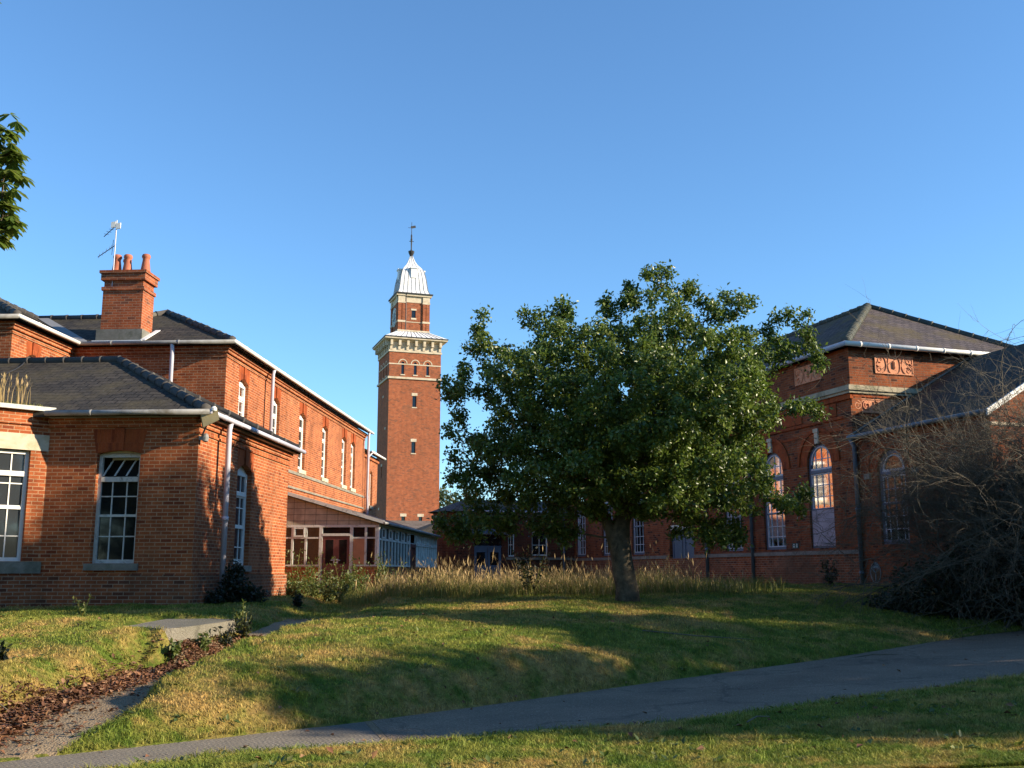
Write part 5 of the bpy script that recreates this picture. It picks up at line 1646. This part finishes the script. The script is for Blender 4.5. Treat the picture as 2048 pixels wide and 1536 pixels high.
# shade trees beyond the right edge of the picture
simple_tree('shade_tree', 'round leafy tree to the right of the drive, outside the picture', 18, 8.4, 8.0, [(0, 0, 4.7, 2.7, 2.3, 3.1), (1.4, -.2, 3.9, 2.4, 2.2, 2.5), (.2, 1.5, 4.6, 2.2, 1.5, 2.9)], .24, 26000, 'leaf_far', 460, .2, 'trees right of the drive')
simple_tree('shade_tree', 'tallest leafy tree on the right lawn, outside the picture', 21.5, 14.6, 16.2, [(0, -.9, 5.6, 2.9, 2.8, 4.0), (1, -.3, 4.6, 2.6, 2.6, 3.0), (.1, .0, 10.4, 1.9, 1.8, 2.9), (.2, .1, 12.7, 1.7, 1.7, 1.6)], .24, 32000, 'leaf_far', 700, .25, 'trees right of the drive', tall=.6)
simple_tree('shade_tree', 'low bushy tree between two taller ones right of the drive, outside the picture', 17.5, 11.2, 6.4, [(0, 0, 3.6, 2.0, 1.7, 3.1), (2.2, .4, 3.0, 2.0, 1.8, 2.5)], .22, 17000, 'leaf_far', 340, .15, 'trees right of the drive', tall=.3)
simple_tree('shade_tree', 'rounded leafy tree in front of the annex gable, outside the picture', 21.5, 18.6, 8.4, [(0, 0, 4.6, 2.4, 1.8, 3.6), (-2.5, .3, 3.4, 2.0, 1.5, 2.4)], .22, 16000, 'leaf_far', 380, .2, 'trees right of the drive')
for k, (x, y, h) in enumerate([(-34, -9, 13), (-25, -14, 15), (-15, -17, 14), (-6, -18, 16), (4, -17, 14), (14, -19, 16), (25, -18, 15), (36, -16, 14), (48, -14, 15), (-40, 4, 14)]):  # unseen trees added to cut low sky light and darken window reflections
    simple_tree('sky_screen_tree', 'unseen leafy tree added behind the viewer to screen low sky light', x, y, h, [(0, 0, h * .55, 5.2, 4.6, h * .42), (1.5, 1, h * .35, 4.5, 4, h * .3)], .6, 11000, 'leaf_far', 260, .3, 'trees added behind the viewer to screen low sky light', .8, 1.4, .5)

# distant tree between tower and apple tree
simple_tree('distant_tree', 'dark leafy tree far off at the right foot of the tower', -6.0, 112, 11, [(0, 0, 7, 3.6, 3, 3), (3.2, 1, 6.0, 3, 3, 2.2), (7, 3, 5.5, 4, 3, 2.4)], .45, 5000, 'leaf_far', 300, .3, None, .6, 1.0, .4)

# horse chestnut: trunk outside the left edge, branch ends in the picture
def chestnut():
    x, y = -10.2, 12.6
    z0 = gz1(x, y)
    t = thing('horse_chestnut', 'horse chestnut branches with hanging palmate leaves at the upper left edge', 'tree', (0, 0, 0))
    Y = 11.0
    def q(u, v): 
        k = Y / 2070.0
        pz = (768 - v) / 2070.0; sp = math.atan(375 / 2070.0)
        yy = Y; t_ = yy / (cos(sp) - pz * sin(sp))
        return np.array([(u - 1024) / 2070.0 * t_, yy, EYE + (sin(sp) + pz * cos(sp)) * t_])
    ends = [q(6, 262), q(30, 318), q(8, 300), q(-10, 330), q(4, 380), q(-12, 400), q(6, 432), q(22, 440), q(-8, 470), q(-30, 260), q(-40, 350), q(-50, 430), q(-20, 285), q(14, 345)]
    more = blob_points([(-7.6, 12.0, 7.0, 1.9, 2.0, 2.0), (-9.6, 12.8, 8.6, 2.4, 2.4, 2.4), (-8.2, 11.6, 5.2, 1.5, 1.6, 1.0)], 240)
    more = more[(more[:, 0] < -.505 * more[:, 1] - .35)]
    at = np.concatenate([np.array(ends), more])
    tr = [(x, y, z0 - .2), (x, y, z0 + 1), (x + .05, y, z0 + 2), (x + .1, y - .1, z0 + 3), (x + .3, y - .2, z0 + 4), (x + .7, y - .4, z0 + 5), (x + 1.3, y - .6, z0 + 5.8)]
    P_, pr_ = colonise(at, tr, .25, 5, .3, 90)
    # shoots that reach the visible ends
    P_ = list(P_); pr_ = list(pr_)
    for e_ in ends:
        A_ = np.array(P_); k = int(np.linalg.norm(A_ - e_, axis=1).argmin())
        d = e_ - P_[k]
        if np.linalg.norm(d) > .02: P_.append(P_[k] + d * .5 + np.array([0, 0, .03])); pr_.append(k); P_.append(e_); pr_.append(len(P_) - 2)
    P_ = np.array(P_); pr_ = np.array(pr_)
    rd, chh = skeleton_radii(P_, pr_, .006, 2.2, .24)
    rd[:7] = np.maximum(rd[:7], np.linspace(.28, .12, 7))
    v, f = skeleton_mesh(P_, pr_, rd, 0, 7)
    fast_mesh('trunk', v, f, 'bark', t)
    ends_i = np.where(chh == 0)[0]
    vs, fs = [], []; off = 0
    spots = [P_[k] for k in ends_i] + [P_[k] for k in RNG.choice(np.where(rd < .03)[0], 160)]
    spots += [e_ + RNG.normal(size=3) * .07 for e_ in ends for _ in range(2)]
    for s in spots:
        if s[0] > -.4945 * s[1] + .33: continue
        for leaf in range(2):
            ax_ = np.array([cos(random.uniform(0, 6.3)), sin(random.uniform(0, 6.3)), random.uniform(-.2, .3)]); ax_ /= np.linalg.norm(ax_)
            base = s + ax_ * .07
            for j in range(7):
                an = (j - 3) * .62
                side = np.cross(ax_, [0, 0, 1.]); side /= np.linalg.norm(side)
                dr = ax_ * cos(an) + side * sin(an); dr[2] -= .65 + random.uniform(-.2, .2); dr /= np.linalg.norm(dr)
                L = .19 * (1 - .07 * abs(j - 3)) * random.uniform(.8, 1.1)
                sd_ = np.cross(dr, [0, 0, 1.]); sd_ /= np.linalg.norm(sd_) + 1e-9
                nn = np.cross(sd_, dr)
                wdt = L * .16
                a_ = base; m1 = base + dr * L * .3; m2 = base + dr * L * .68; t_ = base + dr * L
                pts_ = [a_, m1 + sd_ * wdt * .7 + nn * .008, m2 + sd_ * wdt * 1.15 + nn * .01, t_, m2 - sd_ * wdt * 1.15 + nn * .01, m1 - sd_ * wdt * .7 + nn * .008, m1, m2]
                vs.extend(pts_)
                fs += [(off, off + 1, off + 6), (off + 1, off + 2, off + 7), (off + 1, off + 7, off + 6), (off + 2, off + 3, off + 7), (off, off + 6, off + 5), (off + 6, off + 7, off + 4), (off + 6, off + 4, off + 5), (off + 7, off + 3, off + 4)]
                off += 8
    fast_mesh('crown', np.array(vs), np.array(fs), 'leaf_chestnut', t)
chestnut()

# bare twiggy bush on the right with an evergreen skirt
def bare_bush():
    t = thing('bare_bush', 'big tangled leafless bush at the right edge in front of the annex', 'bush', (0, 0, 0))
    segs_v, segs_f = [], []
    off = [0]
    def tube(pts, rs, k):
        n = len(pts); pts = np.array(pts)
        for i in range(n):
            d = pts[min(i + 1, n - 1)] - pts[max(i - 1, 0)]; d /= np.linalg.norm(d) + 1e-9
            ref = np.array([0, 0, 1.]) if abs(d[2]) < .9 else np.array([1., 0, 0])
            x = np.cross(d, ref); x /= np.linalg.norm(x); y = np.cross(d, x)
            an = np.arange(k) * 2 * pi / k
            segs_v.append(pts[i] + (np.cos(an)[:, None] * x + np.sin(an)[:, None] * y) * rs[i])
        for i in range(n - 1):
            a = off[0] + i * k
            for j in range(k): segs_f.append((a + j, a + (j + 1) % k, a + k + (j + 1) % k, a + k + j))
        off[0] += n * k
    def grow(p, d, L, r, lev):
        n = max(4, int(L / .16)); pts = [p]; dd = d.copy()
        for i in range(n):
            dd = dd + RNG.normal(size=3) * .16 + np.array([0, 0, -.035 if lev > 0 else -.012])
            dd /= np.linalg.norm(dd); pts.append(pts[-1] + dd * L / n)
        rs = list(np.linspace(r, r * .35, n + 1))
        tube(pts, rs, 5 if lev == 0 else 3)
        if lev >= 3: return
        kids = (12, 8, 5)[lev]
        for _ in range(kids):
            i = random.randint(int(n * .25), n)
            dv = (pts[i] - pts[i - 1]); dv = dv / np.linalg.norm(dv) + RNG.normal(size=3) * .65; dv /= np.linalg.norm(dv)
            grow(pts[i], dv, L * random.uniform(.35, .6), max(.0027, r * .46), lev + 1)
    for k in range(62):
        bx = random.uniform(9.7, 13.6); by = random.uniform(20.9, 22.4)
        a = random.uniform(0, 2 * pi); lean = random.uniform(.1, .55)
        d = np.array([cos(a) * lean, sin(a) * lean * .7, 1.0]); d /= np.linalg.norm(d)
        grow(np.array([bx, by, gz1(bx, by)]), d, random.uniform(3.0, 4.5), random.uniform(.016, .034), 0)
    for k in range(30):
        bx = random.uniform(11.0, 13.8); by = random.uniform(20.9, 22.4)
        a = random.uniform(0, 2 * pi); lean = random.uniform(.05, .3)
        d = np.array([cos(a) * lean, sin(a) * lean * .7, 1.0]); d /= np.linalg.norm(d)
        grow(np.array([bx, by, gz1(bx, by)]), d, random.uniform(4.4, 5.4), random.uniform(.018, .034), 0)
    # the long arching shoot on the left
    pts = [np.array([9.4, 21.8, 2.6]), np.array([9.2, 21.8, 3.2]), np.array([8.8, 21.8, 3.8]), np.array([8.3, 21.8, 4.12]), np.array([7.8, 21.8, 4.18]), np.array([7.4, 21.8, 3.95]), np.array([7.1, 21.8, 3.5]), np.array([6.98, 21.8, 3.0]), np.array([7.0, 21.8, 2.7])]
    tube(pts, [.016, .015, .014, .012, .011, .01, .008, .006, .005], 4)
    fast_mesh('twigs', np.concatenate(segs_v), np.array(segs_f), 'twig', t)
bare_bush()
def leafy_clump(name, label, cat, blobs, n, size, mat, stem_pts=None, aspect=.6, up=.3, group=None):
    t = thing(name, label, cat, (0, 0, 0), 0, group)
    P_ = blob_points(blobs, n)
    P_[:, 2] = np.maximum(P_[:, 2], ground_z(P_[:, 0], P_[:, 1]) + .01)
    v, f = leaf_mesh(P_, size, aspect, .25, .4, None, up)
    fast_mesh('foliage', v, f, mat, t)
    for b in blobs:
        mb = MB()
        gzz = gz1(b[0], b[1])
        for _ in range(4):
            e_ = (b[0] + random.uniform(-.6, .6) * b[3], b[1] + random.uniform(-.6, .6) * b[4], b[2] + random.uniform(-.2, .6) * b[5])
            mb.tube([(b[0] + random.uniform(-.1, .1), b[1] + random.uniform(-.1, .1), gzz - .05), ((b[0] + e_[0]) / 2, (b[1] + e_[1]) / 2, (gzz + e_[2]) / 2 + .1), e_], [.02, .014, .005], 4)
        mb.build('stems', 'twig', t)
    return t
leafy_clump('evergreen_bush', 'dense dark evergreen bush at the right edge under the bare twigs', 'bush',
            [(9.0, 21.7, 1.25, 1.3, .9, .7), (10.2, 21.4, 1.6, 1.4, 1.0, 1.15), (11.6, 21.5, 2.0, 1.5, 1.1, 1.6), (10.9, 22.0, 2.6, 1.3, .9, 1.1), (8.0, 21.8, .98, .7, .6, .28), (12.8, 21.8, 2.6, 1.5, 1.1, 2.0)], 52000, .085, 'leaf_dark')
# shrub at the pavilion downpipe
c0 = wl_pt(.55, 1.0, 0)
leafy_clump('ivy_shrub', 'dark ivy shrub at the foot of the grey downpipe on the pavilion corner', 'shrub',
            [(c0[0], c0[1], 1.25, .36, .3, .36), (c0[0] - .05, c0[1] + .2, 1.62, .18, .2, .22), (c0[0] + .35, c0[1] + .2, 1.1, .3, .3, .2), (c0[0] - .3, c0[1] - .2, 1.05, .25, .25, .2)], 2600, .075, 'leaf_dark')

# ---------------------------------------------------------------- grasses
def blades(name, P, h, wdt, mat, lean=.35, bend=.3, kind='stuff', curl=None):
    """upright two-segment blades"""
    n = len(P)
    a = RNG.uniform(0, 2 * pi, n); d = np.stack([np.cos(a), np.sin(a), np.zeros(n)], 1)
    la = RNG.uniform(0, 2 * pi, n); ld = np.stack([np.cos(la), np.sin(la), np.zeros(n)], 1) * (lean * RNG.uniform(.2, 1, n))[:, None]
    h = h[:, None]; wd = (wdt if np.ndim(wdt) else np.full(n, wdt))[:, None]
    upv = np.array([0, 0, 1.])
    m = P + (upv + ld * .5) * h * .55; t = P + (upv * .92 + ld * (1 + bend)) * h
    v = np.stack([P - d * wd, P + d * wd, m + d * wd * .7, m - d * wd * .7, t], 1).reshape(-1, 3)
    k = np.arange(n) * 5
    f = np.concatenate([np.stack([k, k + 1, k + 2], 1), np.stack([k, k + 2, k + 3], 1), np.stack([k + 3, k + 2, k + 4], 1)])
    o = fast_mesh(name, v, f, mat)
    if kind: o['kind'] = kind
    return o, t

BLD = []
def _ring(fr, pts): return np.array([wl_pt(a, b, 0, *fr)[:2] for a, b in pts])
BLD.append(_ring((LOC_L, RZ_L), [(-13, -.05), (-7.5, -.05), (-6.6, -1.2), (-4.3, -1.2), (-3.1, -.05), (.08, -.05), (.08, 6.7), (-1.8, 6.8), (-1.8, 12.4), (1.4, 12.4), (1.4, 26.2), (-13, 28)]))
BLD.append(_ring((LOC_R, RZ_R), [(-.06, 23), (-.06, .02), (-.02, -5.35), (9, -5.4), (9, 23)]))
BLD.append(_ring((LOC_R, RZ_R), [(-6.8, 22), (0, 21.9), (0, 25), (-6.8, 25)]))
SLAB = np.array(pts) if False else np.array([(-4.82, 15.25), (-4.68, 18.5), (-6.4, 18.6), (-6.15, 15.95)])
def grass_ok(x, y, pathgap=.0):
    ok = ~inside(x, y, POLY) & ~inside(x, y, SLAB)
    for b in BLD: ok &= ~inside(x, y, b)
    sd_, _ = sunk_dist(x, y)
    ok &= ~((sd_ < .60) & (y < 20.5))
    return ok

def lawn():
    # points spread so that the picture gets an even cover: more per metre close by
    n = 620000
    y = 7.8 + (31 - 7.8) * RNG.uniform(0, 1, n) ** 1.75
    x = RNG.uniform(-.56, .56, n) * y
    ok = grass_ok(x, y); x, y = x[ok], y[ok]
    tuft = np.sin(3.1 * x + 2 * np.sin(2.3 * y)) * np.sin(2.9 * y + 1.7 * np.sin(1.9 * x))
    keep = RNG.uniform(0, 1, len(x)) < .78 + .22 * tuft
    x, y, tuft = x[keep], y[keep], tuft[keep]
    z = ground_z(x, y)
    d = seg_dist(x, y, np.concatenate([POLY, POLY[:1]])); sdd, _ = sunk_dist(x, y)
    edge = np.exp(-np.minimum(d, np.maximum(0, sdd - .60)) / .12)
    h = (.026 + .016 * RNG.uniform(0, 1, len(x)) + .012 * np.clip(tuft, 0, 1) + .03 * edge * RNG.uniform(0, 1, len(x))) * (1 + .015 * y)
    o, _ = blades('lawn_grass', np.column_stack([x, y, z - .004]), h, .0028 * (1 + .05 * y), 'blade', .9, .5)
    tag(o, 'short mown lawn grass in green and straw patches', 'grass', None, 'stuff')
lawn()

def lawn_weeds():
    n = 260
    y = 8.4 + 12 * RNG.uniform(0, 1, n) ** 1.5; x = RNG.uniform(-.52, .52, n) * y
    ok = grass_ok(x, y); x, y = x[ok], y[ok]
    P = np.repeat(np.column_stack([x, y, ground_z(x, y) + .02]), 9, axis=0)
    P[:, :2] += RNG.normal(size=(len(P), 2)) * .045
    v, f = leaf_mesh(P, .07, .5, .3, .4, np.tile([0, 0, 2.0], (len(P), 1)), flat=.5)
    tag(fast_mesh('lawn_weeds', v, f, 'leaf_weed'), 'small broad leaved weeds dotted through the mown lawn', 'weeds', None, 'stuff')
    n = 900
    y = 8.3 + 13 * RNG.uniform(0, 1, n) ** 1.5; x = RNG.uniform(-.52, .52, n) * y
    d = seg_dist(x, y, np.concatenate([POLY, POLY[:1]]))
    ok = grass_ok(x, y) & (RNG.uniform(0, 1, n) < .25 + np.exp(-d / .3)); x, y = x[ok], y[ok]
    P = np.repeat(np.column_stack([x, y, ground_z(x, y)]), 14, axis=0); P[:, :2] += RNG.normal(size=(len(P), 2)) * .03
    o, _ = blades('grass_tufts', P, RNG.uniform(.05, .12, len(P)), .0035, 'blade', .7, .6)
    tag(o, 'longer tufts of grass standing out of the mown lawn and along the path edges', 'grass', None, 'stuff')
lawn_weeds()

def tall_grass():
    S, G, L = [], [], []
    for _ in range(250):
        u = random.uniform(765, 1500); y = 24.2 + random.random() ** 1.4 * 6.5 + (1.0 if u < 1000 else 0)
        x = (u - 1024) / 2070 * y
        right = max(0.0, min(1.0, (u - 1270) / 190))
        if random.random() < right * .75: continue
        r = random.uniform(.12, .55); n = int(random.uniform(25, 90) * (1 - .5 * right))
        hgt = random.uniform(.25, .76) * (1 - .4 * right) + (.2 if 1290 < u < 1350 or 860 < u < 950 else 0)
        straw = random.random() ** (1.3 if u < 1150 else 2.2)
        for _ in range(n):
            px_, py_ = x + random.gauss(0, r), y + random.gauss(0, r * .8)
            h = hgt * random.uniform(.55, 1.12)
            (S if random.random() < straw * .8 + .05 else G).append((px_, py_, h))
    for _ in range(90):
        u = random.uniform(740, 1400); y = random.uniform(24.4, 30); S.append(((u - 1024) / 2070 * y, y, random.uniform(.85, 1.3)))
    for _ in range(15000):
        u = random.uniform(690, 1570); y = 24.0 + random.random() * 7
        if random.random() < min(1, max(0, (1575 - u) / 250)): L.append(((u - 1024) / 2070 * y, y, random.uniform(.12, .42)))
    def prep(A):
        A = np.array(A); k = grass_ok(A[:, 0], A[:, 1]); A = A[k]
        return np.column_stack([A[:, 0], A[:, 1], ground_z(A[:, 0], A[:, 1])]), A[:, 2]
    P, h = prep(S)
    o, t = blades('tall_grass', P, h, .0045, 'straw', .55, .6)
    tag(o, 'tall dry straw coloured grass with seed heads along the far edge of the lawn', 'grass', None, 'stuff')
    tt = t[RNG.uniform(0, 1, len(t)) < .85]
    n2 = len(tt); a = RNG.uniform(0, 2 * pi, n2)
    d = np.stack([np.cos(a), np.sin(a), np.zeros(n2)], 1) * .012; hh = RNG.uniform(.06, .17, n2)[:, None] * np.array([0, 0, 1.]) + RNG.normal(size=(n2, 3)) * .035
    v = np.stack([tt - hh * .6, tt + d, tt + hh * .6, tt - d], 1).reshape(-1, 3); kk = np.arange(n2) * 4
    s = fast_mesh('seed_heads', v, np.stack([kk, kk + 1, kk + 2, kk + 3], 1), 'straw', o); s['kind'] = 'stuff'
    P, h = prep(G)
    o2, _ = blades('green_grass', P, h * .85, .0065, 'reed', .7, .6)
    tag(o2, 'long green grass growing among the dry seed stems', 'grass', None, 'stuff')
    P, h = prep(L)
    o3, _ = blades('green_grass', P, h, .009, 'reed', .6, .5)
    tag(o3, 'low green grass at the foot of the tall dry stems', 'grass', None, 'stuff')
tall_grass()

def weed_plant(x, y, h, label, mat='leaf_weed', n=260, flower=False, group='weeds in front of the conservatory'):
    z = gz1(x, y)
    t = thing('weed_plant', label, 'plant', (x, y, z), random.uniform(0, 6), group)
    mb = MB(); pts_all = []
    for s in range(random.randint(4, 7)):
        a = random.uniform(0, 2 * pi); ln = random.uniform(.1, .45) * h
        hh = h * random.uniform(.55, 1.0)
        st = [(0, 0, -.03), (.5 * ln * cos(a), .5 * ln * sin(a), hh * .55), (ln * cos(a), ln * sin(a), hh)]
        mb.tube(st, [.011, .008, .004], 4)
        for _ in range(n // 6):
            q_ = random.uniform(.15, 1); pts_all.append(np.array([ln * cos(a) * q_, ln * sin(a) * q_, hh * q_]) + RNG.normal(size=3) * .06 * h)
    mb.build('stem', 'reed', t)
    P_ = np.array(pts_all); P_[:, 2] = np.maximum(P_[:, 2], 0.02)
    v, f = leaf_mesh(P_, .085, .45, .25)
    fast_mesh('foliage', v, f, mat, t)
k = 0
wl_ = ['tallest weed', 'leafy weed', 'bushy weed', 'low weed', 'thin weed', 'pale weed', 'spreading weed', 'upright weed']
wspots = [(585, 27.8, .55), (610, 28.3, .7), (632, 27.5, .6), (655, 28.6, 1.0), (672, 27.4, .85), (690, 28.2, 1.25), (702, 26.8, .8), (720, 27.6, .8), (640, 26.6, .6), (665, 26.0, .55), (600, 26.9, .5), (728, 29.5, 1.2), (752, 30.5, 1.2), (777, 31.0, 1.3), (645, 30.8, 1.3), (598, 30.8, 1.4), (570, 27.9, .8), (690, 25.6, .5), (625, 29.6, 1.1), (712, 28.6, 1.0)]
for (u, y, h) in wspots:
    x = (u - 1024) / 2070 * y
    if not grass_ok(np.array([x]), np.array([y]))[0]: y += .3
    weed_plant(x, y, h, 'green leafy weed growing among others before the conservatory doors')
for (x, y, h, m_) in ((-4.62, 15.9, .3, 'leaf_weed'), (-4.55, 16.9, .38, 'leaf_dark'), (-4.5, 17.8, .45, 'leaf_dark'), (-4.75, 15.1, .22, 'leaf_weed')):
    weed_plant(x, y, h, 'low ragged weed growing against the side of the concrete landing', m_, 150, False, 'weeds along the concrete landing')
# dark thistle in the tall grass
weed_plant((1065 - 1024) / 2070 * 24.5, 24.5, 1.25, 'dark thistle standing taller than the dry grass left of the apple tree', 'leaf_dark', 420, False, None)
weed_plant((500 - 1024) / 2070 * 18.3, 18.2, .55, 'dark tufted weed beside the end of the concrete landing', 'leaf_weed', 300, False, None)
weed_plant((605 - 1024) / 2070 * 22.5, 22.5, .32, 'dark low weed on the edge of the sunken path', 'leaf_dark', 340, False, None)
weed_plant((1640 - 1024) / 2070 * 29.3, 29.0, .75, 'dark low shrub against the hall plinth below the boarded window', 'leaf_dark', 420, False, None)
weed_plant((165 - 1024) / 2070 * 18.2, 18.6, .42, 'small bright weed at the edge of the left lawn near the pavilion', 'leaf_weed', 90, False, None)
weed_plant((22 - 1024) / 2070 * 12.4, 12.5, .2, 'flat dark dock leaves at the left edge of the bank', 'leaf_dark', 120, False, None)

# grass sprouting from the bay roof
def roof_grass():
    a = RNG.uniform(-7.0, -3.15, 2600); b = RNG.uniform(-1.25, -.05, 2600)
    ok = (-(b) < (-3.0 - a)) & (-(b) < 1.2)
    a, b = a[ok], b[ok]
    P = np.array([wl_pt(p, q, 4.9) for p, q in zip(a, b)])
    o, _ = blades('moss_grass', P, RNG.uniform(.05, .13, len(P)), .008, 'reed', .6, .4)
    tag(o, 'short grass and moss growing on the flat bay roof', 'grass', None, 'stuff')
    cs = [(-3.62, -.42), (-3.9, -.55), (-4.2, -.75), (-4.45, -.55)]
    PP = []
    for (p, q) in cs:
        for _ in range(26): PP.append(wl_pt(p + random.gauss(0, .07), q + random.gauss(0, .07), 4.9))
    PP = np.array(PP)
    o, t = blades('roof_grass', PP, RNG.uniform(.35, .72, len(PP)), .007, 'straw', .14, .1, None)
    tag(o, 'clump of tall dry grass sprouting from the bay roof on the left', 'grass')
    n2 = len(t); d = RNG.normal(size=(n2, 3)) * np.array([.012, .012, 0]); hh = np.array([0, 0, .07]) + RNG.normal(size=(n2, 3)) * .01
    v = np.stack([t - hh, t + d, t + hh, t - d], 1).reshape(-1, 3); kk = np.arange(n2) * 4
    fast_mesh('seed_heads', v, np.stack([kk, kk + 1, kk + 2, kk + 3], 1), 'straw', o)['kind'] = 'stuff'
roof_grass()

# fallen leaves
def litter():
    n = 12000
    s = RNG.uniform(0, 1, n) ** 1.2; y = 9.4 + 8.6 * s
    cx_ = np.interp(y, SUNK[:, 1], SUNK[:, 0])
    x = cx_ - .42 + RNG.normal(size=n) * (.22 - .012 * (y - 9))
    extra = RNG.uniform(0, 1, n) < .05
    x = np.where(extra, cx_ + RNG.uniform(-.9, .6, n), x)
    keep = ~inside(x, y, POLY) & ~inside(x, y, SLAB)
    x, y = x[keep], y[keep]
    P = np.column_stack([x, y, ground_z(x, y) + .012 + RNG.uniform(0, .025, len(x))])
    v, f = leaf_mesh(P, .062, .6, .5, .5, np.tile([0, 0, 4.0], (len(P), 1)), flat=.35)
    o = fast_mesh('leaf_litter', v, f, 'leaf_dead')
    tag(o, 'drift of brown fallen leaves along the left side of the sunken path', 'leaves', None, 'stuff')
    m = 420
    y = RNG.uniform(8.2, 20, m); x = RNG.uniform(-.5, .5, m) * y
    P = np.column_stack([x, y, ground_z(x, y) + .03])
    v, f = leaf_mesh(P, .06, .6, .6, .5, np.tile([0, 0, 1.2], (m, 1)), flat=.3)
    o = fast_mesh('scattered_leaves', v, f, 'leaf_dead')
    tag(o, 'single brown leaves scattered over lawn and path', 'leaves', None, 'stuff')
litter()
def stick(pts, r, label):
    mb = MB(); mb.tube([(x, y, gz1(x, y) + dz) for x, y, dz in pts], [r, r * .9, r * .5][:len(pts)], 5)
    tag(mb.build('fallen_twig', 'twig'), label, 'twig')
stick([(2.1, 17.1, .04), (3.0, 17.25, .05), (3.9, 17.1, .04)], .012, 'long thin twig lying on the crest of the bank')
stick([(5.3, 16.9, .03), (5.8, 17.2, .06), (6.4, 17.1, .03)], .012, 'bent twig lying beside the asphalt near the right')
stick([(2.2, 10.1, .05), (2.35, 10.35, .06), (2.5, 10.45, .04)], .008, 'pale twig in the near grass below the path')
stick([(-5.6, 10.95, .05), (-5.35, 11.05, .07), (-5.15, 11.0, .05)], .012, 'pale stick in the brown leaves at the left edge')
